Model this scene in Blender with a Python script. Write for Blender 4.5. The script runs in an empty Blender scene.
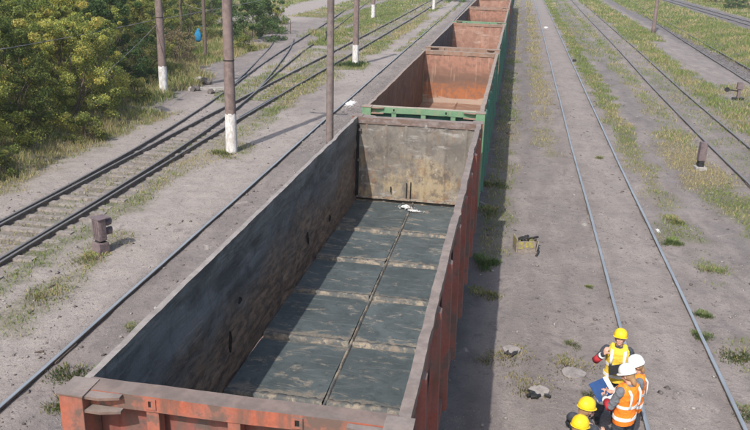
import bpy, bmesh, math, random
import numpy as np
from mathutils import Vector, Matrix
random.seed(7)
R = math.radians
sc = bpy.context.scene
C = sc.collection

# ------------------------------------------------------------------ camera
CAMH = 7.265
cd = bpy.data.cameras.new('camera'); cam = bpy.data.objects.new('camera', cd); C.objects.link(cam)
yaw, pit, rol = 0.1686, 0.3276, 0.0291
fw = Vector((-math.sin(yaw)*math.cos(pit), math.cos(yaw)*math.cos(pit), -math.sin(pit)))
rt = Vector((math.cos(yaw), math.sin(yaw), 0)); up = rt.cross(fw)
r2 = rt*math.cos(rol) + up*math.sin(rol); u2 = up*math.cos(rol) - rt*math.sin(rol)
m3 = Matrix((r2, u2, -fw)).transposed()
cam.matrix_world = Matrix.Translation((0, 0, CAMH)) @ m3.to_4x4()
cd.sensor_width = 36; cd.lens = 36*775.8/750; cd.clip_start = .1; cd.clip_end = 3000
sc.camera = cam

# ------------------------------------------------------------------ sky, sun, exposure
SUN_D = Vector((0.205, 0.93, -1.0)).normalized()          # the way the light travels
w = bpy.data.worlds.new('World'); sc.world = w; w.use_nodes = True
nt = w.node_tree; bg = nt.nodes['Background']
sky = nt.nodes.new('ShaderNodeTexSky'); sky.sky_type = 'NISHITA'; sky.sun_disc = False
sky.sun_elevation = math.asin(-SUN_D.z); sky.sun_rotation = math.atan2(-SUN_D.x, -SUN_D.y)
sky.air_density = 1.2; sky.dust_density = 2.5; sky.ozone_density = 1.0
nt.links.new(sky.outputs[0], bg.inputs[0]); bg.inputs[1].default_value = 0.15
sd = bpy.data.lights.new('sun', 'SUN'); sd.energy = 3.6; sd.angle = R(0.6); sd.color = (1, .95, .89)
sun = bpy.data.objects.new('sun', sd); C.objects.link(sun)
sun.rotation_euler = SUN_D.to_track_quat('-Z', 'Y').to_euler(); sun.location = (-20, -40, 60)
vs = sc.view_settings; vs.view_transform = 'Standard'; vs.look = 'None'; vs.exposure = 0.58; vs.gamma = 1; vs.use_curve_mapping = False
sc.render.engine = 'CYCLES'

# ------------------------------------------------------------------ helpers
def tag(o, label=None, cat=None, group=None, kind=None):
    if label: o['label'] = label
    if cat: o['category'] = cat
    if group: o['group'] = group
    if kind: o['kind'] = kind
    return o
def empty(name, loc=(0, 0, 0), rz=0, label=None, cat=None, group=None, parent=None):
    o = bpy.data.objects.new(name, None); C.objects.link(o); o.location = loc; o.rotation_euler = (0, 0, rz)
    o.empty_display_size = .2
    if parent: o.parent = parent
    return tag(o, label, cat, group)
def link(name, me, parent=None, loc=None, rot=None, scale=None):
    o = bpy.data.objects.new(name, me); C.objects.link(o)
    if parent: o.parent = parent
    if loc is not None: o.location = loc
    if rot is not None: o.rotation_euler = rot
    if scale is not None: o.scale = scale
    return o
def obj(name, bm, mats, parent=None, smooth=False, bevel=0, loc=None, rot=None):
    if bevel:
        bmesh.ops.bevel(bm, geom=bm.edges[:], offset=bevel, segments=2, affect='EDGES', profile=.6, clamp_overlap=True)
    me = bpy.data.meshes.new(name); bm.to_mesh(me); bm.free()
    for m in (mats if isinstance(mats, (list, tuple)) else [mats]): me.materials.append(m)
    if smooth: me.shade_smooth()
    return link(name, me, parent, loc, rot)
def NB(): return bmesh.new()
def hexa(bm, P, mi=0):
    v = [bm.verts.new(p) for p in P]
    for f in ((3, 2, 1, 0), (4, 5, 6, 7), (0, 1, 5, 4), (1, 2, 6, 5), (2, 3, 7, 6), (3, 0, 4, 7)):
        bm.faces.new([v[i] for i in f]).material_index = mi
def box(bm, x0, x1, y0, y1, z0, z1, mi=0, taper=0):
    t = taper
    hexa(bm, [(x0, y0, z0), (x1, y0, z0), (x1, y1, z0), (x0, y1, z0),
              (x0+t, y0+t, z1), (x1-t, y0+t, z1), (x1-t, y1-t, z1), (x0+t, y1-t, z1)], mi)
    return bm
def prism(bm, pts, z0, z1, mi=0):
    a = [bm.verts.new((x, y, z0)) for x, y in pts]; b = [bm.verts.new((x, y, z1)) for x, y in pts]
    n = len(pts); bm.faces.new(a[::-1]).material_index = mi; bm.faces.new(b).material_index = mi
    for i in range(n): bm.faces.new((a[i], a[(i+1) % n], b[(i+1) % n], b[i])).material_index = mi
    return bm
def frame(d):
    d = Vector(d).normalized(); a = Vector((0, 0, 1)) if abs(d.z) < .9 else Vector((1, 0, 0))
    s = d.cross(a).normalized(); return d, s, s.cross(d)
def tube(bm, pts, rad, seg=10, cap=True, mi=0, round_cap=False):
    pts = [Vector(p) for p in pts]; n = len(pts)
    if not isinstance(rad, (list, tuple)): rad = [rad]*n
    rings = []; s0 = None
    P = list(pts); Rr = list(rad)
    if round_cap:
        d0 = (pts[0]-pts[1]).normalized(); d1 = (pts[-1]-pts[-2]).normalized()
        pre = [(pts[0]+d0*rad[0]*math.sin(a), rad[0]*math.cos(a)) for a in (1.45, 1.05, .55)]
        post = [(pts[-1]+d1*rad[-1]*math.sin(a), rad[-1]*math.cos(a)) for a in (.55, 1.05, 1.45)]
        P = [p for p, _ in pre]+P+[p for p, _ in post]; Rr = [r for _, r in pre]+Rr+[r for _, r in post]
    n = len(P)
    for i in range(n):
        d = P[min(i+1, n-1)]-P[max(i-1, 0)]
        if d.length < 1e-9: d = Vector((0, 0, 1))
        d.normalize()
        if s0 is None: _, s0, _ = frame(d)
        s = (s0-d*s0.dot(d)).normalized(); s0 = s; t = d.cross(s)
        rings.append([bm.verts.new(P[i]+(s*math.cos(2*math.pi*k/seg)+t*math.sin(2*math.pi*k/seg))*Rr[i]) for k in range(seg)])
    for a, b in zip(rings, rings[1:]):
        for k in range(seg): bm.faces.new((a[k], a[(k+1) % seg], b[(k+1) % seg], b[k])).material_index = mi
    if cap:
        bm.faces.new(rings[0][::-1]).material_index = mi; bm.faces.new(rings[-1]).material_index = mi
    return bm
def loft(bm, rings, seg=20, cap=True):
    # ring = (center, lateral_vec, depth_vec)
    rr = []
    for c, a, b in rings:
        c, a, b = Vector(c), Vector(a), Vector(b)
        rr.append([bm.verts.new(c+a*math.cos(2*math.pi*k/seg)+b*math.sin(2*math.pi*k/seg)) for k in range(seg)])
    for p, q in zip(rr, rr[1:]):
        for k in range(seg): bm.faces.new((p[k], p[(k+1) % seg], q[(k+1) % seg], q[k]))
    if cap: bm.faces.new(rr[0][::-1]); bm.faces.new(rr[-1])
    return bm
def ball(bm, c, r, sub=2):
    r = (r, r, r) if not isinstance(r, (tuple, list)) else r
    return bmesh.ops.create_icosphere(bm, subdivisions=sub, radius=1, matrix=Matrix.Translation(c) @ Matrix.Diagonal((*r, 1)))['verts']
def lathe(bm, prof, seg=24, c=(0, 0, 0), mi=0):
    rr = [[bm.verts.new((c[0]+r*math.cos(2*math.pi*k/seg), c[1]+r*math.sin(2*math.pi*k/seg), c[2]+z)) for k in range(seg)] for r, z in prof]
    for p, q in zip(rr, rr[1:]):
        for k in range(seg): bm.faces.new((p[k], p[(k+1) % seg], q[(k+1) % seg], q[k])).material_index = mi
    bm.faces.new(rr[0][::-1]); bm.faces.new(rr[-1]); return bm

def _h(ix, iy, s):
    n = (ix.astype(np.int64)*374761393 + iy.astype(np.int64)*668265263 + s*1274126177) & 0x7fffffff
    n = ((n ^ (n >> 13))*1103515245) & 0x7fffffff
    n = ((n ^ (n >> 16))*69069+1) & 0x7fffffff
    return (n ^ (n >> 11)) % 65536/65535.0
def vn(x, y, s=0):
    x = np.asarray(x, float); y = np.asarray(y, float)
    ix = np.floor(x); iy = np.floor(y); fx = x-ix; fy = y-iy; fx = fx*fx*(3-2*fx); fy = fy*fy*(3-2*fy)
    a = _h(ix, iy, s); b = _h(ix+1, iy, s); c = _h(ix, iy+1, s); d = _h(ix+1, iy+1, s)
    return (a*(1-fx)+b*fx)*(1-fy)+(c*(1-fx)+d*fx)*fy
def fbm(x, y, s=0, o=4):
    t = 0; a = .5; n = 0
    for i in range(o): t = t+a*vn(x*2**i, y*2**i, s+i*17); n += a; a *= .55
    return t/n
def sstep(a, b, x):
    t = np.clip((np.asarray(x, float)-a)/(b-a), 0, 1); return t*t*(3-2*t)

# ------------------------------------------------------------------ materials
class G:
    def __init__(s, name):
        s.m = bpy.data.materials.new(name); s.m.use_nodes = True; s.nt = s.m.node_tree
        s.b = s.nt.nodes['Principled BSDF']; s.tc = None
    def n(s, t, **k):
        x = s.nt.nodes.new(t)
        for a, v in k.items(): setattr(x, a, v)
        return x
    def l(s, a, b): s.nt.links.new(a, b)
    def vec(s, sx=1, sy=1, sz=1, rand=True, rot=(0, 0, 0)):
        tc = s.n('ShaderNodeTexCoord'); mp = s.n('ShaderNodeMapping')
        mp.inputs['Scale'].default_value = (sx, sy, sz); mp.inputs['Rotation'].default_value = rot
        s.l(tc.outputs['Object'], mp.inputs['Vector'])
        if rand:
            oi = s.n('ShaderNodeObjectInfo'); mu = s.n('ShaderNodeMath', operation='MULTIPLY'); mu.inputs[1].default_value = 37.0
            s.l(oi.outputs['Random'], mu.inputs[0]); s.l(mu.outputs[0], mp.inputs['Location'])
        return mp.outputs[0]
    def noise(s, v, scale, detail=5, rough=.6, dist=0):
        x = s.n('ShaderNodeTexNoise'); x.inputs['Scale'].default_value = scale; x.inputs['Detail'].default_value = detail
        x.inputs['Roughness'].default_value = rough; x.inputs['Distortion'].default_value = dist; s.l(v, x.inputs['Vector']); return x.outputs['Fac']
    def ramp(s, fac, a, b, c0=0., c1=1.):
        x = s.n('ShaderNodeMapRange'); x.inputs[1].default_value = a; x.inputs[2].default_value = b
        x.inputs[3].default_value = c0; x.inputs[4].default_value = c1; x.interpolation_type = 'SMOOTHSTEP'; s.l(fac, x.inputs[0]); return x.outputs[0]
    def mix(s, fac, a, b, mode='MIX'):
        x = s.n('ShaderNodeMix', data_type='RGBA', blend_type=mode)
        for i, v in ((0, fac), (6, a), (7, b)):
            if isinstance(v, (int, float)): x.inputs[i].default_value = v
            elif isinstance(v, tuple): x.inputs[i].default_value = (*v, 1)
            else: s.l(v, x.inputs[i])
        return x.outputs[2]
    def math(s, op, a, b):
        x = s.n('ShaderNodeMath', operation=op)
        for i, v in enumerate((a, b)):
            if isinstance(v, (int, float)): x.inputs[i].default_value = v
            else: s.l(v, x.inputs[i])
        return x.outputs[0]
    def attr(s, name):
        x = s.n('ShaderNodeAttribute'); x.attribute_name = name; return x
    def up(s):
        g = s.n('ShaderNodeNewGeometry'); x = s.n('ShaderNodeSeparateXYZ'); s.l(g.outputs['Normal'], x.inputs[0]); return x.outputs[2]
    def pos(s):
        tc = s.n('ShaderNodeTexCoord'); x = s.n('ShaderNodeSeparateXYZ'); s.l(tc.outputs['Object'], x.inputs[0]); return x.outputs
    def out(s, col, rough=.8, bump=None, bs=.3, bd=.02, metal=0, spec=.3):
        if isinstance(col, tuple): s.b.inputs['Base Color'].default_value = (*col, 1)
        else: s.l(col, s.b.inputs['Base Color'])
        if isinstance(rough, (int, float)): s.b.inputs['Roughness'].default_value = rough
        else: s.l(rough, s.b.inputs['Roughness'])
        s.b.inputs['Metallic'].default_value = metal; s.b.inputs['Specular IOR Level'].default_value = spec
        if bump is not None:
            x = s.n('ShaderNodeBump'); x.inputs['Strength'].default_value = bs; x.inputs['Distance'].default_value = bd
            s.l(bump, x.inputs['Height']); s.l(x.outputs[0], s.b.inputs['Normal'])
        return s.m

def M_paint(name, base, rust, dust, chip=.55, dustamt=.8):
    g = G(name); v = g.vec(); vs_ = g.vec(1, 1, .18)
    n1 = g.noise(v, 2.3, 8, .65); n2 = g.noise(vs_, 6, 6, .65); n3 = g.noise(v, 22, 5, .7)
    c = g.mix(g.ramp(n3, .3, .7), tuple(x*.82 for x in base), tuple(min(1, x*1.12) for x in base))
    c = g.mix(g.ramp(n2, chip-.08, chip+.12), c, rust)
    c = g.mix(g.ramp(n1, chip+.02, chip+.1), c, tuple(x*.55 for x in rust))
    c = g.mix(g.math('MULTIPLY', g.ramp(n1, .25, .7), .45), c, dust)
    u = g.math('MULTIPLY', g.ramp(g.up(), .35, .9), g.ramp(n3, .1, .6, dustamt*.7, dustamt))
    c = g.mix(u, c, g.mix(g.ramp(n2, .35, .65), dust, tuple(x*.72 for x in dust)))
    return g.out(c, .8, n3, .25, .01)
def M_mottle(name, cols, scale=3, stretch=(1, 1, 1), rot=(0, 0, 0), rough=.85, bump=.3, bd=.01, rand=True, sharp=.1):
    g = G(name); v = g.vec(*stretch, rand=rand, rot=rot); v2 = g.vec(rand=rand)
    c = cols[0]; 
    for i, k in enumerate(cols[1:]):
        f = g.noise(v if i % 2 == 0 else v2, scale*(1+.9*i), 7, .65, .3)
        c = g.mix(g.ramp(f, .5-sharp, .5+sharp), c, k)
    fine = g.noise(v2, scale*14, 5, .7)
    c = g.mix(g.ramp(fine, .25, .75, 0, .35), c, tuple(x*.6 for x in cols[0]))
    return g.out(c, rough, fine, bump, bd)

RED = M_paint('wagon_red', (.33, .085, .045), (.14, .065, .045), (.18, .14, .12), .51)
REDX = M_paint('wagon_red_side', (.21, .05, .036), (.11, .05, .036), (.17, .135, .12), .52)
REDT = M_paint('wagon_top_dusty', (.17, .105, .08), (.11, .07, .055), (.225, .19, .17), .47, .8)
GRN = M_paint('wagon_green', (.075, .19, .10), (.2, .16, .09), (.24, .27, .19), .6, .7)
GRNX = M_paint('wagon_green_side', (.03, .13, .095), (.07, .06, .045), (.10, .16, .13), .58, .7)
GRNT = M_paint('wagon_top_green', (.18, .25, .16), (.25, .17, .13), (.36, .30, .24), .5, .8)
BRNT = M_paint('wagon_top_brown', (.22, .135, .095), (.20, .095, .055), (.27, .22, .185), .5, .9)
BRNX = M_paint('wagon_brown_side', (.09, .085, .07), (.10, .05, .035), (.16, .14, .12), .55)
REDB = M_paint('wagon_red_beam_top', (.20, .09, .065), (.13, .075, .058), (.175, .142, .125), .5, .85)
RIMPALE = M_paint('wagon_rim_pale', (.20, .15, .125), (.12, .085, .07), (.28, .255, .235), .46, .8)  # paler variant of the top paint, only for the near wagon's left rim
BEAMIN = M_mottle('grey_brown_beam', [(.17, .135, .125), (.11, .09, .085), (.22, .18, .165), (.14, .09, .07)], 4, (.4, 1, 1))
STEELD = M_mottle('dark_running_gear', [(.03, .027, .025), (.06, .045, .035), (.02, .02, .02)], 5)

def M_sidewall_soot():
    g = G('soot_side_wall'); v = g.vec(1, .5, 1.5, rand=False, rot=(R(-28), 0, 0)); v2 = g.vec(rand=False); vst = g.vec(1, .22, 2.6, rand=False, rot=(R(-24), 0, 0)); vv = g.vec(1, 2.2, .25, rand=False)
    n1 = g.noise(v, 1.8, 8, .68, .5); n2 = g.noise(v2, .9, 8, .66, 1.0); n3 = g.noise(v2, 14, 6, .7); n4 = g.noise(v, 7, 6, .7); n5 = g.noise(vst, 6, 9, .72, .4); n6 = g.noise(vv, 2.4, 7, .65)
    p = g.pos()
    zz = g.math('ADD', p[2], g.math('MULTIPLY', g.math('SUBTRACT', n2, .5), 2.6))
    c = g.mix(g.ramp(n1, .38, .62), (.058, .059, .061), (.15, .15, .15))
    c = g.mix(g.ramp(n6, .52, .68, 0, .55), c, (.045, .043, .043))
    rust = g.mix(g.ramp(n4, .38, .62), (.09, .062, .047), (.27, .18, .12))
    c = g.mix(g.ramp(zz, 2.95, 2.0, 0, .9), c, rust)
    c = g.mix(g.ramp(n5, .55, .68, 0, .5), c, (.29, .285, .275))
    c = g.mix(g.ramp(n5, .44, .34, 0, .5), c, (.026, .026, .028))
    c = g.mix(g.ramp(n3, .58, .74, 0, .6), c, (.20, .175, .15))
    ystain = g.math('ADD', p[1], g.math('MULTIPLY', n2, 3.0))
    c = g.mix(g.ramp(ystain, 4.5, 7.6, 0, .5), c, (.17, .135, .11))
    return g.out(c, .6, g.math('ADD', g.math('ADD', n1, n5), n3), .7, .03)
SOOT = M_sidewall_soot()
def M_end(name, a, b, rust, pale, stained=False):
    g = G(name); v = g.vec(1.2, 1, .3, rand=False); v2 = g.vec(rand=True); vh = g.vec(.35, 1, 1.6)
    n1 = g.noise(v, 3, 8, .66, .4); n2 = g.noise(v2, 2.4, 7, .62, .6); n3 = g.noise(v2, 18, 6, .7); n4 = g.noise(vh, 4, 6, .65)
    c = g.mix(g.ramp(n2, .3, .7), a, b)
    c = g.mix(g.ramp(g.noise(v2, 1.3, 8, .7, .4), .42, .66, 0, .5), c, tuple(x*.66 for x in a))
    c = g.mix(g.ramp(n1, .5, .66, 0, .8), c, rust)
    c = g.mix(g.ramp(n4, .56, .68, 0, .6), c, pale)
    if stained:
        w3 = g.vec(.8, 1, .6, rand=False); p = g.pos()
        k1 = g.noise(w3, 1.5, 8, .7, .15); k2 = g.noise(w3, 2.8, 9, .74, .15); k3 = g.noise(w3, 5.5, 8, .75, .1)
        low = g.ramp(p[2], 3.1, 2.0)
        c = g.mix(g.math('MULTIPLY', g.ramp(k1, .46, .6, 0, .8), low), c, (.33, .265, .165))
        c = g.mix(g.ramp(k2, .52, .62, 0, .75), c, (.085, .072, .066))
        c = g.mix(g.ramp(k3, .58, .68, 0, .75), c, (.40, .385, .36))
        c = g.mix(g.math('MULTIPLY', g.ramp(k3, .46, .38, 0, .7), low), c, (.20, .11, .06))
    c = g.mix(g.ramp(n3, .55, .75, 0, .55), c, tuple(x*.45 for x in a))
    return g.out(c, .85, g.math('ADD', n2, n3), .35, .015)
ENDTAN = M_end('end_wall_tan', (.125, .115, .104), (.215, .19, .16), (.17, .105, .07), (.33, .32, .30), True)
def M_endband(name):
    g = G(name); v = g.vec(.25, 1, 1.3); v2 = g.vec(); p = g.pos()
    n1 = g.noise(v, 3, 7, .65, .5); n2 = g.noise(v2, 5, 7, .65); n3 = g.noise(g.vec(2.5, 1, .2), 4, 5, .6)
    zz = g.math('ADD', p[2], g.math('MULTIPLY', g.math('SUBTRACT', n1, .5), 1.0))
    c = g.mix(g.ramp(zz, 1.98, 2.3), (.30, .115, .05), (.14, .085, .062))
    c = g.mix(g.ramp(zz, 2.42, 2.85), c, (.27, .14, .10))
    c = g.mix(g.ramp(n2, .44, .62, 0, .8), c, (.17, .095, .07))
    c = g.mix(g.ramp(n3, .56, .7, 0, .5), c, (.40, .28, .21))
    c = g.mix(g.ramp(zz, 1.62, 1.5), c, (.33, .25, .20))
    return g.out(c, .85, n2, .35, .012)
ENDBAND = M_endband('end_wall_rust_bands')
ENDPINK = M_end('end_wall_pink_rust', (.22, .12, .09), (.33, .20, .15), (.24, .09, .05), (.42, .36, .32))
RUSTW = M_end('rust_side_wall', (.13, .07, .045), (.20, .105, .065), (.25, .11, .04), (.24, .17, .13))
DARKW = M_end('dark_side_wall', (.045, .042, .045), (.10, .085, .08), (.11, .06, .04), (.22, .21, .21))
def M_hatch(name, base, pale, sand, blue):
    g = G(name); v = g.vec(.8, 1.5, 1); v2 = g.vec(); v3 = g.vec(.4, 2.6, 1); oi = g.n('ShaderNodeObjectInfo')
    n1 = g.noise(v, 3.0, 9, .7, .8); n2 = g.noise(v2, 1.7, 7, .62, .5); n3 = g.noise(v2, 26, 6, .72); n4 = g.noise(v3, 3.4, 9, .74, .6); n6 = g.noise(v2, 6.5, 8, .7, .5)
    c = g.mix(g.ramp(n2, .35, .65), base, blue)
    c = g.mix(g.ramp(n6, .5, .66, 0, .55), c, tuple(x*.6 for x in base))
    c = g.mix(g.ramp(n4, .53, .68, 0, .6), c, pale)
    c = g.mix(g.math('MULTIPLY', g.ramp(n1, .55, .64), g.ramp(n3, .35, .58)), c, sand)
    ed = g.math('ADD', g.attr('edge').outputs['Fac'], g.math('MULTIPLY', g.math('SUBTRACT', n1, .5), 2.4))
    c = g.mix(g.ramp(ed, .5, .8, 0, .85), c, g.mix(g.ramp(n3, .35, .65), sand, tuple(x*.6 for x in sand)))
    c = g.mix(g.ramp(n3, .58, .75, 0, .5), c, tuple(x*.4 for x in base))
    c = g.mix(g.ramp(oi.outputs['Random'], 0, 1, 0, .35), c, tuple(x*.6 for x in base))
    return g.out(c, .72, g.math('ADD', n3, n1), .5, .015)
HATCH = M_hatch('slate_hatch', (.056, .070, .072), (.165, .18, .175), (.24, .21, .168), (.082, .10, .104))
HATCHR = M_hatch('rust_hatch', (.22, .12, .08), (.38, .28, .22), (.40, .30, .23), (.26, .16, .11))
SAND = M_mottle('sand_residue', [(.17, .145, .12), (.085, .09, .09), (.24, .15, .095), (.31, .265, .21)], 2.6, rough=.95, bump=.5, bd=.02, sharp=.06)
RIDGE = M_mottle('slate_ridge', [(.10, .105, .10), (.20, .165, .13), (.28, .235, .18), (.085, .09, .09)], 2.6, (1, .6, 1), rough=.9, sharp=.07)
GAP = M_mottle('black_gap', [(.012, .011, .01), (.02, .018, .016)], 6)
WHITE = M_mottle('lime_white', [(.62, .63, .63), (.38, .37, .36), (.70, .70, .69)], 8, rough=.95)
RAILSIDE = M_mottle('rail_rust', [(.15, .122, .102), (.205, .16, .128), (.105, .087, .076)], 4)
def M_railtop(name, c, rough, metal):
    g = G(name); v = g.vec(6, .4, 1); n = g.noise(v, 3, 5, .6)
    return g.out(g.mix(g.ramp(n, .3, .7), tuple(x*.75 for x in c), c), rough, metal=metal, spec=.5)
RAILBRIGHT = M_railtop('rail_head_worn', (.25, .275, .30), .5, .2)
RAILDULL = M_railtop('rail_head_dull', (.15, .147, .147), .6, .1)
SLEEPER = M_mottle('weathered_sleeper', [(.20, .175, .155), (.125, .11, .095), (.25, .22, .195)], 4, (3, .4, 1), rough=.95, bump=.5)
CONC = M_mottle('weathered_concrete', [(.27, .255, .235), (.2, .185, .17), (.33, .315, .29)], 5, rough=.95, bump=.4)
POLE = M_mottle('pole_brown', [(.17, .125, .115), (.125, .092, .086), (.205, .155, .14)], 3, (1.5, 1.5, .25), rough=.9)
POLEDK = M_mottle('pole_grey_brown', [(.15, .115, .105), (.10, .085, .082), (.185, .15, .14)], 3, (2, 2, .3), rough=.85)
WHITEWASH = M_mottle('whitewash', [(.66, .66, .66), (.50, .49, .48), (.72, .72, .71), (.38, .34, .31)], 4, (1, 1, .4), rough=.95, sharp=.16)
SIGNALM = M_mottle('signal_brown', [(.13, .10, .105), (.09, .07, .075), (.165, .125, .125)], 6, rough=.7)
BARK = M_mottle('bark', [(.11, .08, .065), (.07, .05, .042), (.15, .115, .09)], 6, (1, 1, .25), bump=.6)
WIRE = M_mottle('cable_grey', [(.22, .21, .20), (.14, .135, .13)], 3)
YEL = M_mottle('yellow_paint_worn', [(.36, .30, .07), (.28, .24, .09), (.20, .18, .11)], 9)
BLACK = M_mottle('black_rubber', [(.015, .015, .016), (.03, .03, .03)], 8, rough=.55)
BOXG = M_mottle('grey_brown_box', [(.22, .185, .15), (.15, .12, .10), (.27, .235, .20)], 8)
BLUE = M_mottle('blue_cloth', [(.02, .19, .36), (.015, .13, .27)], 9)

# ------------------------------------------------------------------ layout of tracks
def interp(pts, y):
    return np.interp(y, [p[1] for p in pts], [p[0] for p in pts])
TR = {
 'L0': [(-6.95, -30), (-7.02, 9), (-7.1, 15), (-7.2, 23), (-7.3, 29), (-7.5, 49), (-7.9, 90), (-8.25, 134), (-8.8, 200), (-9.4, 300)],
 'TR': [(-2.144, -30), (-2.144, 300)],
 'S': [(-12.28, -30), (-12.36, 10), (-12.46, 17), (-12.6, 27), (-12.68, 36), (-12.7, 62), (-12.8, 95), (-13.2, 130), (-14, 200), (-15, 300)],
 'D1': [(-12.43, -30), (-12.50, 8), (-12.60, 17), (-12.68, 20), (-12.92, 27), (-13.45, 33.5), (-14.08, 39), (-14.85, 44), (-16.3, 56), (-17.2, 65), (-18.7, 80), (-21.0, 100), (-24.3, 130), (-30, 175)],
 'D2': [(-14.35, 40.5), (-14.85, 43.3), (-15.6, 47.5), (-16.5, 52), (-18.05, 60), (-19.6, 66)],
 'R1': [(3.45, -30), (3.46, 12), (3.44, 22), (3.40, 32), (3.43, 60), (3.5, 100), (3.56, 143), (3.6, 300)],
 'R2': [(9.25, -30), (9.2, 28), (9.1, 35), (9.15, 50), (9.4, 67), (9.75, 115), (10.0, 138), (10.6, 300)],
 'R3': [(15.2, 20), (15.7, 52), (16.7, 82), (19.4, 154), (22, 260)],
 'R4': [(28.0, 60), (27.4, 98), (26.7, 152), (26.0, 260)],
}
def smooth_pts(pts, dy=1.0, y0=None, y1=None):
    y0 = pts[0][1] if y0 is None else y0; y1 = pts[-1][1] if y1 is None else y1
    ys = np.arange(y0, y1+.01, dy); xs = interp(pts, ys)
    k = np.ones(7)/7; xp = np.concatenate([[2*xs[0]-xs[3-i] for i in range(3)], xs, [2*xs[-1]-xs[-2-i] for i in range(3)]])
    for _ in range(2):
        xs2 = np.convolve(xp, k, 'valid'); xp[3:-3] = xs2
    return xp[3:-3], ys
def gz(x, y):
    x = np.asarray(x, float); y = np.asarray(y, float)
    z = -.075 + .05*(fbm(x*.5, y*.5, 3)-.5) + .035*(vn(x*2.1, y*2.1, 9)-.5) + .02*(vn(x*4.7, y*4.7, 5)-.5)
    d = np.abs(x-interp(TR['S'], y)); z = z - .055*sstep(1.7, .9, d)
    d = np.abs(x-interp(TR['D1'], y)); z = z - .04*sstep(1.7, .9, d)*(y > 38)*(y < 100)
    d = np.abs(x-3.45); z = z + .03*sstep(1.9, 1.0, d)
    z = z + .25*sstep(-15.4, -18.5, x+.0*y)*sstep(60, 40, y)*(.6+.8*fbm(x*.4, y*.4, 21))
    d = np.abs(x-interp([(13.1, 30), (13.6, 51), (15.0, 90), (18, 154)], y)-.9); z = z - .0*d
    xr = interp(TR['R3'], y); dd = x-xr
    z = z - .38*np.exp(-((dd-1.9)/.9)**2)*sstep(25, 45, y)
    z = z + .35*sstep(3.0, 6.0, dd)*sstep(25, 45, y)
    return z

# ------------------------------------------------------------------ grass cover field
# (x0,x1,y0,y1,density,dryness,edge softness)
PATCH = [
 (-15.2, -13.4, 37, 47, .7, .3, .4), (-13.2, -11.2, 38, 47, .9, .15, .4), (-15.6, -13.6, 48, 60, .45, .3, .5),
 (-.6, .25, 19, 60, .6, .3, .3),
 (-.45, .4, 27, 150, .42, .75, .35), (1.2, 2.15, 30, 140, .5, .85, .4),
 (4.55, 5.55, 31, 170, 1., .25, .35), (4.6, 5.5, 24.5, 31, .7, .45, .4), (4.7, 5.6, 21, 24, .8, .4, .3), (4.35, 4.8, 20.6, 21.8, .6, .3, .2),
 (5.0, 5.7, 18.3, 20, .5, .35, .35), (4.75, 5.5, 13.5, 15.6, .7, .35, .3),
 (6.2, 7.9, 26, 36, 1., .8, .5), (6.7, 8.4, 17, 27, 1., .6, .5), (6.9, 8.0, 34, 60, .55, .55, .5), (7.2, 8.2, 60, 160, .55, .25, .5),
 (5.5, 7.0, 60, 160, .35, .3, .6),
 (8.6, 10, 26, 60, .3, .2, .5), (8.6, 10, 60, 160, .15, .3, .5),
 (10.3, 13.2, 26, 46, .85, .6, .7), (10.4, 12.2, 46, 80, .85, .35, .6), (10.7, 14.2, 80, 200, .85, .35, .8), (12.4, 13.8, 78, 92, .8, .5, .5), (12.6, 14.4, 34, 52, .5, .5, .6),
 (16.9, 24.8, 44, 230, 1., .42, .8), (30.0, 60, 70, 260, 1., .5, 1.),
 (-11.5, -10.5, 8, 24, .8, .2, .45), (-11.6, -10.4, 24, 34, .5, .35, .4), (-11.7, -10.7, 34, 44, .8, .3, .4), (-11.9, -10.3, 44, 57, .55, .4, .5), (-11.7, -10.2, 57, 95, .9, .5, .5), (-11.8, -10.8, 95, 170, .6, .4, .5),
 (-10.1, -9.3, 12.2, 18.2, .7, .6, .35), (-10.7, -9.7, 26.6, 28.6, .7, .3, .35), (-11.1, -9.7, 49.5, 53.5, 1., .15, .4), (-11.9, -10.7, 106, 111, 1., .1, .4), (-9.1, -8.5, 60, 130, .6, .4, .3),
 (-13.2, -11.9, 9, 30, .35, .3, .4), (-13.3, -12.0, 38, 60, .5, .3, .4), (-14.2, -12.2, 60, 130, .3, .4, .5),
 (-16.4, -13.9, 62, 100, .95, .2, .6), (-20, -14.3, 84, 180, 1., .15, .7), (-18.8, -17.2, 68, 95, .6, .3, .6),
 (-60, -15.0, 6, 24, 1., .5, .5), (-60, -15.3, 24, 33, 1., .5, .5), (-60, -16.9, 33, 44, 1., .6, .6), (-60, -19.2, 44, 60, 1., .65, .7), (-60, -22.5, 60, 76, .9, .6, 1.), (-60, -31, 76, 300, .9, .4, 1.2), (-25.5, -21.5, 88, 130, .7, .4, .8),
]
def cover(x, y):
    x = np.asarray(x, float); y = np.asarray(y, float)
    c = np.zeros_like(x); dry = np.zeros_like(x); wt = np.full_like(x, 1e-6)
    jx = (fbm(x*.9, y*.9, 31)-.5)*1.2; jy = (fbm(x*.8, y*.8, 47)-.5)*2.0
    for x0, x1, y0, y1, d, dr, e in PATCH:
        m = sstep(x0-e, x0+e, x+jx)*sstep(x1+e, x1-e, x+jx)*sstep(y0-e, y0+e, y+jy)*sstep(y1+e, y1-e, y+jy)*d
        c = np.maximum(c, m); dry += m*dr; wt += m
    b = fbm(x*.75, y*.75, 77)
    dr = np.clip(dry/wt*np.where(x > 3, .8, 1)+(fbm(x*.55, y*.35, 123)-.5)*2.0, 0.04, .97)
    gap = sstep(.30, .48, fbm(x*.33, y*.22, 201)+.12)
    return c*sstep(.2, .5, b+.35*(c-.4))*(.25+.75*gap), dr

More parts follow.
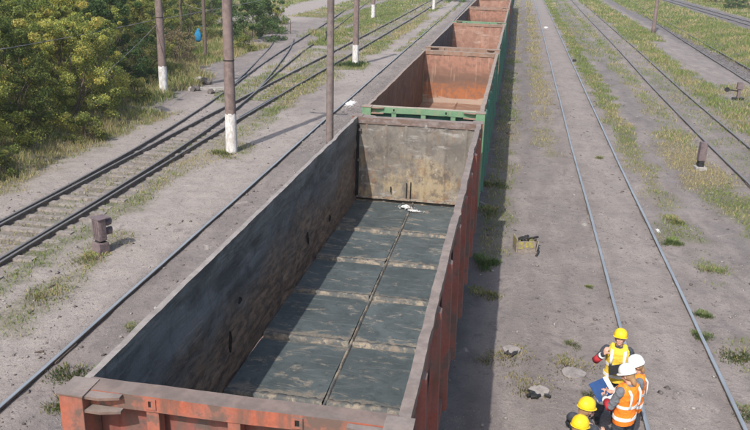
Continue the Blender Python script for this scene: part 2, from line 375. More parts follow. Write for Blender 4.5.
# ------------------------------------------------------------------ ground
def axis(parts):
    a = [np.arange(p0, p1, s) for p0, p1, s in parts]; return np.unique(np.concatenate(a+[[parts[-1][1]]]))
gx = axis([(-900, -200, 60), (-200, -60, 12), (-60, -32, 1.0), (-32, -16, .4), (-16, 8, .17), (8, 17, .25), (17, 34, .6), (34, 60, 1.5), (60, 200, 12), (200, 900, 60)])
gy = axis([(-300, -40, 30), (-40, 5, 2.5), (5, 34, .17), (34, 60, .3), (60, 110, .6), (110, 180, 1.5), (180, 400, 12), (400, 1600, 80)])
XX, YY = np.meshgrid(gx, gy); ZZ = gz(XX, YY)
nx_, ny_ = len(gx), len(gy)
V = np.stack([XX.ravel(), YY.ravel(), ZZ.ravel()], 1)
ii = (np.arange(ny_-1)[:, None]*nx_+np.arange(nx_-1)[None, :]).ravel()
F = np.stack([ii, ii+1, ii+nx_+1, ii+nx_], 1)
def fastmesh(name, V, F, mat=None, smooth=False):
    me = bpy.data.meshes.new(name); n, k = F.shape
    me.vertices.add(len(V)); me.vertices.foreach_set('co', np.ascontiguousarray(V, np.float32).ravel())
    me.loops.add(n*k); me.loops.foreach_set('vertex_index', np.ascontiguousarray(F, np.int32).ravel())
    me.polygons.add(n); me.polygons.foreach_set('loop_start', np.arange(0, n*k, k, dtype=np.int32))
    me.polygons.foreach_set('loop_total', np.full(n, k, np.int32))
    if smooth: me.polygons.foreach_set('use_smooth', np.ones(n, bool))
    me.update(calc_edges=True)
    if mat: me.materials.append(mat)
    return me
def fattr(me, name, vals):
    a = me.attributes.new(name, 'FLOAT', 'POINT'); a.data.foreach_set('value', np.ascontiguousarray(vals, np.float32).ravel())
def cattr(me, name, rgb):
    a = me.attributes.new(name, 'FLOAT_COLOR', 'POINT')
    a.data.foreach_set('color', np.concatenate([rgb, np.ones((len(rgb), 1))], 1).astype(np.float32).ravel())
def M_ground():
    g = G('dusty_ground'); v = g.vec(rand=False); vs1 = g.vec(1, .3, 1, rand=False)
    n1 = g.noise(v, .5, 7, .6, .4); n2 = g.noise(vs1, 1.6, 7, .62, .3); n3 = g.noise(v, 9, 7, .72); n4 = g.noise(v, 2.6, 6, .62, .6); n5 = g.noise(v, 38, 4, .7)
    gr, dry, dark, pale = g.attr('grass').outputs['Fac'], g.attr('dry').outputs['Fac'], g.attr('dark').outputs['Fac'], g.attr('pale').outputs['Fac']
    c = g.mix(g.ramp(n2, .32, .68), (.196, .168, .154), (.295, .256, .232))
    c = g.mix(g.ramp(n1, .38, .66, 0, .6), c, (.22, .196, .184))
    c = g.mix(g.ramp(n4, .52, .72, 0, .6), c, (.135, .118, .114))
    c = g.mix(g.ramp(g.noise(v, 1.15, 7, .66, 1.2), .52, .66, 0, .45), c, (.15, .13, .125))
    c = g.mix(pale, c, g.mix(g.ramp(n4, .3, .7), (.365, .322, .29), (.295, .26, .234)))
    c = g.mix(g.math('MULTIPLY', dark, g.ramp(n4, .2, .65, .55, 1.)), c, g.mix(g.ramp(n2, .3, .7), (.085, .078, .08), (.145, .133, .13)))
    c = g.mix(g.ramp(n3, .56, .68, 0, .85), c, (.105, .088, .082))
    c = g.mix(g.ramp(n3, .36, .26, 0, .4), c, (.42, .38, .34))
    soil = g.mix(dry, (.125, .15, .055), (.27, .225, .12))
    soil = g.mix(g.ramp(n3, .35, .65), soil, (.10, .085, .06))
    c = g.mix(g.math('MULTIPLY', gr, g.ramp(n3, .25, .55, .5, .95)), c, soil)
    c = g.mix(g.ramp(n5, .3, .7, 0, .5), c, (.10, .088, .084))
    st = g.noise(v, .8, 8, .7, 1.6)
    c = g.mix(g.ramp(st, .60, .68, 0, .6), c, (.115, .10, .10))
    c = g.mix(g.ramp(st, .37, .31, 0, .5), c, (.40, .36, .325))
    h = g.math('ADD', n3, g.math('ADD', g.math('MULTIPLY', n5, .5), g.math('MULTIPLY', n4, 1.2)))
    return g.out(c, .95, h, .7, .05, spec=.15)
gme = fastmesh('ground', V, F, M_ground(), True)
cov, dry = cover(V[:, 0], V[:, 1])
fattr(gme, 'grass', cov); fattr(gme, 'dry', dry)
x, y = V[:, 0], V[:, 1]
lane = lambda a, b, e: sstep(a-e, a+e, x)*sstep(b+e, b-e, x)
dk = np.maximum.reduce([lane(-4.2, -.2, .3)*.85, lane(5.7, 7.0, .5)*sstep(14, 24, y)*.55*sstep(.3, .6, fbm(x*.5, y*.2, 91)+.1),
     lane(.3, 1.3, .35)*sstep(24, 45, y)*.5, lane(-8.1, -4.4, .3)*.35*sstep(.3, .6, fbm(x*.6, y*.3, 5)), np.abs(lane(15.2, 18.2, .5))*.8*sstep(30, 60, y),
     lane(-6.6, -4.5, .3)*.5*sstep(30, 50, y), lane(8.5, 9.9, .3)*.45*sstep(.35, .6, fbm(x*.4, y*.3, 8)), lane(25.2, 29.4, .6)*.9*sstep(60, 70, y)])
pl = np.maximum.reduce([lane(-11.3, -8.1, .5)*.9*sstep(.25, .6, fbm(x*.3, y*.3, 12)+.12), lane(-16, -13.5, .5)*.8, lane(2.9, 4.0, .3)*.35, sstep(-21, -24, x)*sstep(78, 85, y)*.9, lane(-11, -9, .6)*sstep(40, 60, y)*.3])
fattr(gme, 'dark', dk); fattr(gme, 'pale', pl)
tag(link('ground', gme), kind='structure')

def in_view(x, y, pad=1.5):
    # keeps scatter to the part of the yard the camera's surroundings can see
    return (y > 7) & (np.abs(x+.18*y*.9) < 6+.66*y+pad)
rng = np.random.default_rng(5)
# grass blades: one mesh (nobody could count them)
def blades(X, Y, dryv, size, widen):
    n = len(X)
    ang = rng.uniform(0, 2*np.pi, n); h = size*rng.uniform(.45, 1.25, n); wd = widen*rng.uniform(.7, 1.4, n)
    lean = h*rng.uniform(.15, .75, n); la = rng.uniform(0, 2*np.pi, n); z0 = gz(X, Y)-.02
    dx, dy = np.cos(ang)*wd, np.sin(ang)*wd; lx, ly = np.cos(la)*lean, np.sin(la)*lean
    P = np.zeros((n, 5, 3))
    P[:, 0] = np.stack([X-dx, Y-dy, z0], 1); P[:, 1] = np.stack([X+dx, Y+dy, z0], 1)
    P[:, 2] = np.stack([X+dx*.8+lx*.4, Y+dy*.8+ly*.4, z0+h*.6], 1); P[:, 3] = np.stack([X-dx*.8+lx*.4, Y-dy*.8+ly*.4, z0+h*.6], 1)
    P[:, 4] = np.stack([X+lx, Y+ly, z0+h], 1)
    b = np.arange(n)[:, None]*5
    T = np.concatenate([b+np.array([[0, 1, 2]]), b+np.array([[0, 2, 3]]), b+np.array([[3, 2, 4]])], 0)
    t = rng.uniform(0, 1, n); isdry = rng.uniform(0, 1, n) < dryv
    g1, g2 = np.array([.11, .165, .04]), np.array([.21, .26, .075]); s1, s2 = np.array([.27, .235, .10]), np.array([.43, .37, .19])
    col = np.where(isdry[:, None], s1+(s2-s1)*t[:, None], g1+(g2-g1)*t[:, None])
    return P.reshape(-1, 3), T, np.repeat(col, 5, 0)
BV, BT, BC = [], [], []; off = 0
for (ya, yb, dens, size, wid) in ((7, 34, 300, .11, .0085), (34, 60, 190, .14, .013), (60, 105, 95, .17, .021), (105, 190, 30, .2, .045)):
    xl, xr = -34-.35*yb*.6, 12+.42*yb
    n = int((xr-xl)*(yb-ya)*dens); n = min(n, 1500000)
    X = rng.uniform(xl, xr, n); Y = rng.uniform(ya, yb, n)
    k = in_view(X, Y); X, Y = X[k], Y[k]
    c, d = cover(X, Y); k = rng.uniform(0, 1, len(X)) < np.clip(c*1.25-.06, 0, 1)*(.35+.65*sstep(.32, .56, fbm(X*1.7, Y*1.7, 55))); X, Y, d = X[k], Y[k], d[k]
    # nothing grows through rails or under the wagons
    k = ~((X > -3.9) & (X < -.5)); X, Y, d = X[k], Y[k], d[k]
    # tall rough grass at the thicket's margin
    s = size*(1+1.7*sstep(-14.8, -16.5, X)*(Y < 75)+.4*(X > 10))
    P, T, cc = blades(X, Y, d, s, wid); BV.append(P); BT.append(T+off); BC.append(cc); off += len(P)
GRASSM = None
def M_leafy(name, attr='col', trans=.35, rough=.7, var=.35):
    g = G(name); a = g.attr(attr).outputs['Color']; oi = g.n('ShaderNodeObjectInfo')
    hs = g.n('ShaderNodeHueSaturation'); g.l(a, hs.inputs['Color'])
    g.l(g.ramp(oi.outputs['Random'], 0, 1, 1-var*.5, 1+var*.5), hs.inputs['Value']); g.l(g.ramp(oi.outputs['Random'], 1, 0, .485, .515), hs.inputs['Hue'])
    g.out(hs.outputs[0], rough, spec=.25)
    tr = g.n('ShaderNodeBsdfTranslucent'); g.l(hs.outputs[0], tr.inputs['Color']); mx = g.n('ShaderNodeMixShader'); mx.inputs[0].default_value = trans
    o = g.nt.nodes['Material Output']; g.l(g.b.outputs[0], mx.inputs[1]); g.l(tr.outputs[0], mx.inputs[2]); g.l(mx.outputs[0], o.inputs['Surface'])
    return g.m
GRASSM = M_leafy('grass_blades', var=0)
LEAFM = M_leafy('leaves', var=.4, trans=.5)
bme = fastmesh('grass', np.concatenate(BV), np.concatenate(BT), GRASSM); cattr(bme, 'col', np.concatenate(BC))
tag(link('grass', bme), 'dry and green grass growing between the tracks and under the bushes', 'grass', kind='stuff')

# loose stones and clods
def stones(name, X, Y, S, mat, label, sink=.35):
    n = len(X); o8 = np.array([[1, 0, 0], [-1, 0, 0], [0, 1, 0], [0, -1, 0], [0, 0, 1], [0, 0, -1]], float)
    t8 = np.array([[0, 2, 4], [2, 1, 4], [1, 3, 4], [3, 0, 4], [2, 0, 5], [1, 2, 5], [3, 1, 5], [0, 3, 5]])
    P = o8[None]*rng.uniform(.6, 1.3, (n, 6, 1))*S[:, None, None]*np.array([1, 1, .6]) + rng.normal(0, .18, (n, 6, 3))*S[:, None, None]
    a = rng.uniform(0, 6.28, n); ca, sa = np.cos(a)[:, None], np.sin(a)[:, None]
    P = np.stack([P[..., 0]*ca-P[..., 1]*sa, P[..., 0]*sa+P[..., 1]*ca, P[..., 2]], -1)
    P += np.stack([X, Y, gz(X, Y)+S*.6*(1-sink*1.5)], 1)[:, None]
    T = (np.arange(n)[:, None, None]*6+t8[None]).reshape(-1, 3)
    return tag(link(name, fastmesh(name, P.reshape(-1, 3), T, mat)), label, name.replace('_', ' '), kind='stuff')
STONE = M_mottle('grey_stones', [(.22, .2, .185), (.13, .115, .105), (.33, .31, .29)], 1.7, rand=False, sharp=.2)
CLOD = M_mottle('dark_clods', [(.10, .085, .08), (.06, .052, .05), (.15, .13, .12)], 2.0, rand=False)
n = 60000; Y = 8+60*rng.uniform(0, 1, n)**1.5; X = rng.uniform(-16, 12, n); k = in_view(X, Y) & (vn(X*.9, Y*.9, 14) > .42); X, Y = X[k], Y[k]
stones('gravel', X, Y, rng.uniform(.006, .016, len(X))*(1+2.2*(rng.uniform(0, 1, len(X)) > .96)), STONE, 'small grey stones strewn over the dusty yard')
n = 15000; Y = 9+45*rng.uniform(0, 1, n)**1.4; X = rng.uniform(-15, 9, n); k = in_view(X, Y) & (vn(X*.7, Y*.7, 24) > .5); X, Y = X[k], Y[k]
stones('clods', X, Y, rng.uniform(.009, .024, len(X))*(1+1.6*(rng.uniform(0, 1, len(X)) > .88)), CLOD, 'dark clods of earth and slag scattered on the ground', .5)
n = 9000; Y = rng.uniform(28, 150, n); X = interp(TR['L0'], Y)+rng.uniform(-1.0, 2.6, n)
stones('ballast', X, Y, rng.uniform(.02, .05, n), STONE, 'pale grey ballast along the rail beside the wagons')
n = 5000; Y = rng.uniform(44, 160, n); X = interp(TR['R3'], Y)+rng.uniform(-.7, 2.6, n)
stones('ballast', X, Y, rng.uniform(.03, .07, n), CLOD, 'dark ballast in the ditch along the far right track')

# ------------------------------------------------------------------ tracks
RP = [(-.075, -.16), (.075, -.16), (.07, -.143), (.012, -.125), (.012, -.035), (.036, -.022), (.036, 0.012), (.03, .02), (-.03, .02), (-.036, .012), (-.036, -.022), (-.012, -.035), (-.012, -.125), (-.07, -.143)]
def rail(parent, cx, ys, offx, top, y0=None, y1=None, z=0.):
    bm = NB(); rings = []
    for i, (x_, y_) in enumerate(zip(cx, ys)):
        if (y0 is not None and y_ < y0) or (y1 is not None and y_ > y1): continue
        j0, j1 = max(i-1, 0), min(i+1, len(ys)-1); t = Vector((cx[j1]-cx[j0], ys[j1]-ys[j0], 0)).normalized(); nrm = Vector((t.y, -t.x, 0))
        p = Vector((x_, y_, z+.004*math.sin(y_*1.3+offx*5)))+nrm*(offx+.006*math.sin(y_*.37+offx))
        rings.append([bm.verts.new(p+nrm*a+Vector((0, 0, b))) for a, b in RP])
    k = len(RP)
    for a, b in zip(rings, rings[1:]):
        for q in range(k):
            f = bm.faces.new((a[q], a[(q+1) % k], b[(q+1) % k], b[q])); f.material_index = 1 if q in (6, 7, 8) else 0
    bm.faces.new(rings[0]); bm.faces.new(rings[-1][::-1])
    bmesh.ops.recalc_face_normals(bm, faces=bm.faces[:])
    return obj('rail', bm, [RAILSIDE, top], parent)
bm = NB(); box(bm, -1.35, 1.35, -.12, .12, -.1, 0, taper=.015); sl_me = bpy.data.meshes.new('sleeper'); bm.to_mesh(sl_me); bm.free(); sl_me.materials.append(SLEEPER)
bm = NB(); box(bm, -.02, .02, -.38, .38, -.115, -.032); [box(bm, -.028, .028, y_-.018, y_+.018, -.085, -.055) for y_ in (-.28, -.1, .1, .28)]; jb_me = bpy.data.meshes.new('joint_bar'); bm.to_mesh(jb_me); bm.free(); jb_me.materials.append(RAILSIDE)
def track(key, label, top, sl=None, dz=-.105, gauge=.795, dy=1.0, jit=.02, y0=None, z=0.):
    t = empty('railway_track', (0, 0, z), label=label, cat='railway track')
    cx, ys = smooth_pts(TR[key], dy)
    rail(t, cx, ys, -gauge, top, y0); rail(t, cx, ys, gauge, top, y0)
    yj = ys[0]+random.uniform(2, 9)
    while yj < min(ys[-1], 110):
        for sd2 in (-1, 1):
            for q in (-1, 1):
                o_ = link('joint_bar', jb_me, t, (float(np.interp(yj+sd2*.1, ys, cx))+sd2*gauge+q*.032, yj, 0), (0, 0, math.atan2(-(np.interp(yj+1, ys, cx)-np.interp(yj-1, ys, cx)), 2)))
        yj += 12.5
    if sl:
        yy = sl[0]
        while yy < sl[1]:
            a = math.atan2(-(interp(TR[key], yy+1)-interp(TR[key], yy-1)), 2)
            sx = float(interp(TR[key], yy))
            link('sleeper', sl_me, t, (sx+random.uniform(-.06, .06), yy, dz+(-.025 if yy > 21 else .012)+random.uniform(-jit, jit)), (random.uniform(-.02, .02), random.uniform(-.012, .012), a+random.uniform(-.03, .03)), (random.uniform(.95, 1.03), random.uniform(.85, 1.15), 1))
            yy += .62+random.uniform(-.05, .05)
    return t
track('L0', 'railway track of bright rails close along the left side of the wagons', RAILBRIGHT)
track('TR', 'railway track under the row of open wagons', RAILBRIGHT)
track('S', 'straight dark railway track with visible sleepers at the left', RAILDULL, (9, 45), -.088)
d1 = track('D1', 'track branching left from the straight dark track towards the bushes', RAILDULL, (36, 60), -.11)
track('D2', 'short track branching off into the thicket on the left', RAILDULL)
track('R1', 'railway track sunk in bare dust beside the workers', RAILBRIGHT)
track('R2', 'dark railway track in weeds, second to the right of the wagons', RAILDULL, (24, 60), -.10, jit=.025)
track('R3', 'railway track along the ditch beyond the thin brown pole', RAILDULL)
track('R4', 'farthest railway track at the upper right corner', RAILBRIGHT, z=.37)
# guard/check rail beside the frog
cx, ys = smooth_pts(TR['S'], .5); rail(d1, cx, ys, .69, RAILDULL, 33, 38.5)
# chairs, low clip plates on visible sleepers of the switch are left to the sleepers' own relief

# ------------------------------------------------------------------ wagons
XC, YC, PITCH = -2.144, 11.905, 13.95
LI, WI, ZT, ZF = 6.2, 1.44, 3.49, 1.43
CROSS = [-4.7, -2.95, -1.2, .55, 2.2, 4.0]
POSTS = [-5.25, -3.75, -2.25, -.75, .75, 2.25, 3.75, 5.25]
def wob(y, s, amp=.02):
    return amp*(math.sin(y*.9+s)+.6*math.sin(y*2.3+s*2.1)+.35*math.sin(y*5.1+s*3.3))/1.6
def wagon(k, label, st):
    root = empty('open_wagon', (XC, YC+PITCH*k, 0), label=label, cat='wagon', group='open goods wagons coupled in a train')
    near = (k == 0); rs = random.Random(100+k); sd_ = k*1.7
    ny = 260 if near else 60; nz = 34 if near else 9
    sidew = []
    # a few local knocks in the rim instead of an even ripple
    knocks = [(rs.uniform(-LI, LI), rs.uniform(.08, .3), rs.uniform(-.028, .022)) for _ in range(9)]
    def dent(yy): return sum(a*math.exp(-((yy-c)/w_)**2) for c, w_, a in knocks)
    for s in (-1, 1):
        # plate: dented between the posts, inner and outer skins
        bm = NB(); ys = np.linspace(-LI, LI, ny); zs = np.linspace(ZF-.06, ZT-.1, nz)
        Yg, Zg = np.meshgrid(ys, zs)
        d = .05*(fbm(Yg*.7+sd_*3, Zg*1.3, 5+k*3+s, 3)-.5)*1.3 + .06*(fbm(Yg*2.5, Zg*2.5+sd_, 15+k*3+s, 2)-.5)
        for _ in range(26):
            c1, c2, w1, am = rs.uniform(-LI, LI), rs.uniform(ZF, ZT-.3), rs.uniform(.08, .26), rs.uniform(-.05, .045)
            d += am*np.exp(-((Yg-c1)/w1)**2-((Zg-c2)/(w1*rs.uniform(.6, 1.6)))**2)
        ph = (Yg+5.25)/1.5*math.pi; d += .028*np.sin(ph)**2*np.sin(np.clip((Zg-ZF)/2.0, 0, 1)*math.pi)
        d += .012*np.sin((Zg-ZF)*2*math.pi/.48)*np.sin(ph)**2
        edge = np.clip((ZT-.1-Zg)/.3, 0, 1); top = np.array([wob(v, sd_+s, .006)+dent(v) for v in ys])[None, :]
        d = np.clip(d, -.06, .032)*edge + top*(1-edge)
        if s < 0: ys_left, d_left = ys, d
        grids = []
        for t, o in ((0, 0.), (1, .012)):
            grids.append([[bm.verts.new((s*(WI+o+float(d[i, j])), float(ys[j]), float(zs[i]))) for j in range(ny)] for i in range(nz)])
        for t in (0, 1):
            gI = grids[t]
            for i in range(nz-1):
                for j in range(ny-1):
                    q = (gI[i][j], gI[i][j+1], gI[i+1][j+1], gI[i+1][j])
                    if (s > 0) != (t == 1): pass
                    bm.faces.new(q if (s > 0) == (t == 1) else q[::-1]).material_index = t
        wl = obj('side_wall', bm, [st['in_side'], st['out_side']], root, smooth=True); sidew.append(wl)
        # top chord, bent by years of grab loading
        bm = NB(); ow = .055 if s < 0 else .09; prof = [(WI-.02, ZT-.13), (WI+ow, ZT-.13), (WI+ow, ZT), (WI-.02, ZT)]; rings = []
        n_ = 90 if near else 30
        for j in range(n_+1):
            yy = -LI-.02+(2*LI+.04)*j/n_; o = wob(yy, sd_+s, .006)+dent(yy); oz = wob(yy, sd_*2+s*3, .004)-.5*abs(dent(yy))+rs.uniform(-.003, .003)*near
            rings.append([bm.verts.new((s*(a+o+rs.uniform(-.003, .003)*near), yy, b+oz)) for a, b in prof])
        for a, b in zip(rings, rings[1:]):
            for q in range(4): bm.faces.new((a[q], a[(q+1) % 4], b[(q+1) % 4], b[q])).material_index = int(q == 3)
        bm.faces.new(rings[0]); bm.faces.new(rings[-1]); bmesh.ops.recalc_face_normals(bm, faces=bm.faces[:])
        obj('top_rail', bm, [RIMPALE if (near and s < 0) else st['top'], st['in_side']], root)
        # outside posts and bottom sill
        for py in POSTS:
            bm = NB(); a = WI+.048
            hexa(bm, [(s*a, py-.12, ZF-.3), (s*(a+.13), py-.075, ZF-.3), (s*(a+.13), py+.075, ZF-.3), (s*a, py+.12, ZF-.3),
                      (s*a, py-.12, ZT-.1), (s*(a+.085), py-.065, ZT-.135), (s*(a+.085), py+.065, ZT-.135), (s*a, py+.12, ZT-.1)])
            bmesh.ops.recalc_face_normals(bm, faces=bm.faces[:]); obj('side_post', bm, st['out_side'], wl)
        bm = NB(); x0, x1 = sorted((s*(WI+.005), s*(WI+.115))); box(bm, x0, x1, -LI-.1, LI+.1, ZF-.32, ZF-.1); obj('side_sill', bm, st['out_side'], root)
    for e in (-1, 1):
        # end plate with vertical swages
        bm = NB(); nx2 = (110 if near else 40); nz2 = 12; xs = np.linspace(-WI-.005, WI+.005, nx2); zs = np.linspace(ZF-.08, ZT-.08, nz2)
        Xg, Zg = np.meshgrid(xs, zs); d = .05*(fbm(Xg*1.1+k, Zg*1.1, 60+k*5+e, 3)-.5)+.02*(fbm(Xg*4, Zg*3, 80+k*5+e, 2)-.5)
        d -= .03*np.exp(-((np.abs(((Xg+2.88) % .48)-.24))/.03)**2)
        for t, o in ((0, 0.), (1, .012)):
            gI = [[bm.verts.new((float(xs[j]), e*(LI+o+float(d[i, j])), float(zs[i]))) for j in range(nx2)] for i in range(nz2)]
            for i in range(nz2-1):
                for j in range(nx2-1): bm.faces.new((gI[i][j], gI[i][j+1], gI[i+1][j+1], gI[i+1][j])).material_index = t
        ew = obj('end_wall', bm, [st['in_end'], st['out_end_dark']], root, smooth=True)
        # head beam across the top
        bm = NB(); y0, y1 = sorted((e*(LI-.03), e*(LI+.17))); n_ = 24; rings = []
        for j in range(n_+1):
            xx = -WI+.01+(2*WI-.02)*j/n_; oz = wob(xx*2, sd_+e, .007)
            rings.append([bm.verts.new(p) for p in ((xx, y0+wob(xx*2, sd_, .006), ZT-.15+oz), (xx, y1, ZT-.15+oz), (xx, y1, ZT+.002+oz), (xx, y0+wob(xx*2, sd_, .006), ZT+.002+oz))])
        for a, b in zip(rings, rings[1:]):
            for q in range(4): bm.faces.new((a[q], a[(q+1) % 4], b[(q+1) % 4], b[q])).material_index = (1 if q == (3 if e > 0 else 1) else 2 if q == 2 else 0)
        bm.faces.new(rings[0]); bm.faces.new(rings[-1]); bmesh.ops.recalc_face_normals(bm, faces=bm.faces[:])
        hb = obj('head_beam', bm, [st['out_end'], st['in_beam'], st['beam_top'] if e < 0 else st['top']], root)
        for hx in (-.76, .58):
            bm = NB(); yo = e*(LI+.17)
            for (a0, a1, c0, c1) in ((-.05, -.02, -.125, -.02), (.02, .05, -.125, -.02), (-.02, .02, -.125, -.105), (-.02, .02, -.04, -.02)):
                q0, q1 = sorted((yo-e*.004, yo+e*.014)); box(bm, hx+a0, hx+a1, q0, q1, ZT+c0, ZT+c1)
            ey = obj('lashing_eye', bm, st['out_end'], hb)
            bm = NB(); q0, q1 = sorted((yo-e*.002, yo+e*.004)); box(bm, hx-.02, hx+.02, q0, q1, ZT-.105, ZT-.04); obj('eye_slot', bm, GAP, hb)
        # end posts and a second beam
        for px in (-.76, 0, .76):
            bm = NB(); y0, y1 = sorted((e*(LI+.045), e*(LI+.155))); box(bm, px-.06, px+.06, y0, y1, ZF-.25, ZT-.152); obj('end_post', bm, st['out_end'], ew, bevel=.008 if near else 0)
        for zc in (ZT-.62, ZF+.5):
            bm = NB(); y0, y1 = sorted((e*(LI+.045), e*(LI+.12))); box(bm, -WI+.12, WI-.12, y0, y1, zc-.06, zc+.06); obj('end_rail', bm, st['out_end'], ew)
        bm = NB(); y0, y1 = sorted((e*(LI+.005), e*(LI+.33))); box(bm, -WI+.06, WI-.06, y0, y1, ZF-.45, ZF-.12); obj('buffer_beam', bm, st['out_end'], root)
        for s in (-1, 1):
            bm = NB(); x0, x1 = sorted((s*(WI-.10), s*(WI+.125))); y0, y1 = sorted((e*(LI+.022), e*(LI+.30))); box(bm, x0, x1, y0, y1, ZF-.4, ZT-.004)
            cp = obj('corner_post', bm, st['out_end'], root, bevel=.01 if near else 0)
            bm = NB(); box(bm, x0-.012, x1+.012, y0-.012, y1+.012, ZT-.003, ZT+.012); obj('cap_plate', bm, st['top'], cp)
            for zz in (ZT-.03, ZT-.17):
                bm = NB(); xi = s*(WI-.102); xo = s*(WI-.42); a = e*(LI+.285); b = e*(LI+.18); c_ = e*(LI+.235)
                pts = [(xi, b), (xi, a), (s*(WI-.25), a), (xo, c_), (xo, b)]
                prism(bm, pts, zz, zz+.026); bmesh.ops.recalc_face_normals(bm, faces=bm.faces[:]); obj('gusset_plate', bm, st['top'], cp)
        # coupler
        bm = NB(); y0, y1 = sorted((e*(LI+.335), e*(LI+.62))); box(bm, -.14, .14, y0, y1, .95, 1.2); y0, y1 = sorted((e*(LI+.52), e*(LI+.76))); box(bm, -.2, .2, y0, y1, .9, 1.25)
        obj('coupler', bm, STEELD, root)
        # bogie
        bg_ = empty('bogie', (0, e*4.3, 0), parent=root)
        for s in (-1, 1):
            bm = NB(); prism(bm, [(-1.25, .42), (-.9, .62), (-.35, .74), (.35, .74), (.9, .62), (1.25, .42), (1.2, .3), (.5, .22), (-.5, .22), (-1.2, .3)], -.07, .07)
            bmesh.ops.transform(bm, matrix=Matrix(((0, 0, 1, s*1.02), (1, 0, 0, 0), (0, 1, 0, 0), (0, 0, 0, 1))), verts=bm.verts[:]); bmesh.ops.recalc_face_normals(bm, faces=bm.faces[:])
            obj('side_frame', bm, STEELD, bg_)
            for wy in (-.925, .925):
                bm = NB(); lathe(bm, [(.08, -.09), (.2, -.06), (.2, -.03), (.4, -.03), (.42, -.065), (.475, -.065), (.475, .055), (.505, .075), (.505, .1), (.4, .1), (.2, .04), (.08, .04)], 28)
                bmesh.ops.transform(bm, matrix=Matrix.Translation((s*.8, wy, .475)) @ Matrix.Rotation(-s*math.pi/2, 4, 'Y'), verts=bm.verts[:])
                obj('wheel', bm, STEELD, bg_, smooth=False)
        for wy in (-.925, .925):
            bm = NB(); tube(bm, [(-.9, wy, .475), (.9, wy, .475)], .075, 10); obj('axle', bm, STEELD, bg_)
        bm = NB(); box(bm, -1.0, 1.0, -.2, .2, .6, .95); obj('bolster', bm, STEELD, bg_)
    if near:
        for (yy, z0, z1, w0) in ((-2.63, 1.84, 2.16, .018), (-2.2, 2.40, 2.5, .014), (1.6, 1.9, 2.15, .016), (3.4, 1.75, 1.9, .02)):
            bm = NB(); n_ = 9; L_ = []; R_ = []
            for q in range(n_+1):
                t = q/n_; zz = z0+(z1-z0)*t; yo = yy+.02*math.sin(t*5+yy)+rs.uniform(-.006, .006); hw = w0*math.sin(math.pi*min(.97, max(.03, t)))*.6+.002
                i0 = int(np.argmin(np.abs(ys_left-yo))); xin = -WI-float(d_left[int((zz-ZF+.06)/(ZT-.04-ZF)*(nz-1)), i0])
                L_.append(bm.verts.new((xin+.006, yo-hw, zz))); R_.append(bm.verts.new((xin+.02+.02*math.sin(t*3), yo+hw, zz)))
            for q in range(n_): bm.faces.new((L_[q], R_[q], R_[q+1], L_[q+1]))
            g2 = bmesh.ops.extrude_face_region(bm, geom=bm.faces[:]); bmesh.ops.translate(bm, verts=[v for v in g2['geom'] if isinstance(v, bmesh.types.BMVert)], vec=(-.03, 0, 0)); bmesh.ops.recalc_face_normals(bm, faces=bm.faces[:]); obj('tear', bm, GAP, sidew[0])
        for (xx, z0, z1, w0) in ((-.56, 1.66, 1.80, .022), (-.17, 1.5, 1.92, .018), (-.07, 1.5, 1.95, .018), (-1.41, 1.5, 3.3, .07)):
            bm = NB(); box(bm, xx-w0/2, xx+w0/2, LI-.055, LI-.01, z0, z1); obj('slot', bm, GAP, ew)
        bm = NB(); box(bm, -WI+.02, WI-.02, LI-.045, LI-.012, ZF+.005, ZF+.05); obj('bottom_gap', bm, GAP, ew)
        bm = NB(); box(bm, -WI+.03, WI-.03, LI-.075, LI-.03, ZF+.05, ZF+.10); obj('bottom_flange', bm, SAND, ew)
        for (zz) in (2.4, 3.15):
            bm = NB(); box(bm, -1.39, -1.33, LI-.09, LI-.02, zz, zz+.06); obj('hinge', bm, SOOT, ew)
    # floor: base, ridge, cross beams and hatches
    bm = NB(); box(bm, -WI-.01, WI+.01, -LI-.01, LI+.01, ZF-.16, ZF-.11); obj('floor_base', bm, GAP, root)
    bm = NB(); box(bm, -.16, .16, -LI-.3, LI+.3, .85, ZF-.165); obj('centre_sill', bm, STEELD, root)
    bm = NB(); nn = 60
    ring = []
    for j in range(nn+1):
        yy = -LI+.02+(2*LI-.04)*j/nn; o = rs.uniform(-.006, .006); wv = rs.uniform(.010, .02)
        ring.append([bm.verts.new(p) for p in ((-wv-.01, yy, ZF-.1), (-wv+o, yy, ZF+.006), (o, yy, ZF+.012+o*.5), (wv+o, yy, ZF+.006), (wv+.01, yy, ZF-.1))])
    for a, b in zip(ring, ring[1:]):
        for q in range(4): bm.faces.new((a[q], a[q+1], b[q+1], b[q]))
    bmesh.ops.recalc_face_normals(bm, faces=bm.faces[:]); obj('floor_ridge', bm, RIDGE if near else st['hatch'], root, smooth=True)
    rows = [-LI]+CROSS+[LI]
    for c in CROSS:
        for s in (-1, 1):
            bm = NB(); nn = 26; ring = []
            for j in range(nn+1):
                xx = s*(.033+(WI-.048)*j/nn); a, b = rs.uniform(.0, .03), rs.uniform(0, .05)
                ring.append([bm.verts.new(p) for p in ((xx, c-.045-a*.3, ZF-.1), (xx, c-.04-a*.3, ZF+.012+rs.uniform(-.004, .004)), (xx, c+.0, ZF+.016+rs.uniform(-.004, .004)), (xx, c+.04+b, ZF+.006), (xx, c+.06+b, ZF-.05))])
            for a, b in zip(ring, ring[1:]):
                for q in range(4): bm.faces.new((a[q], a[q+1], b[q+1], b[q]))
            bmesh.ops.recalc_face_normals(bm, faces=bm.faces[:]); obj('floor_beam', bm, RIDGE if near else st['sand'], root, smooth=True)
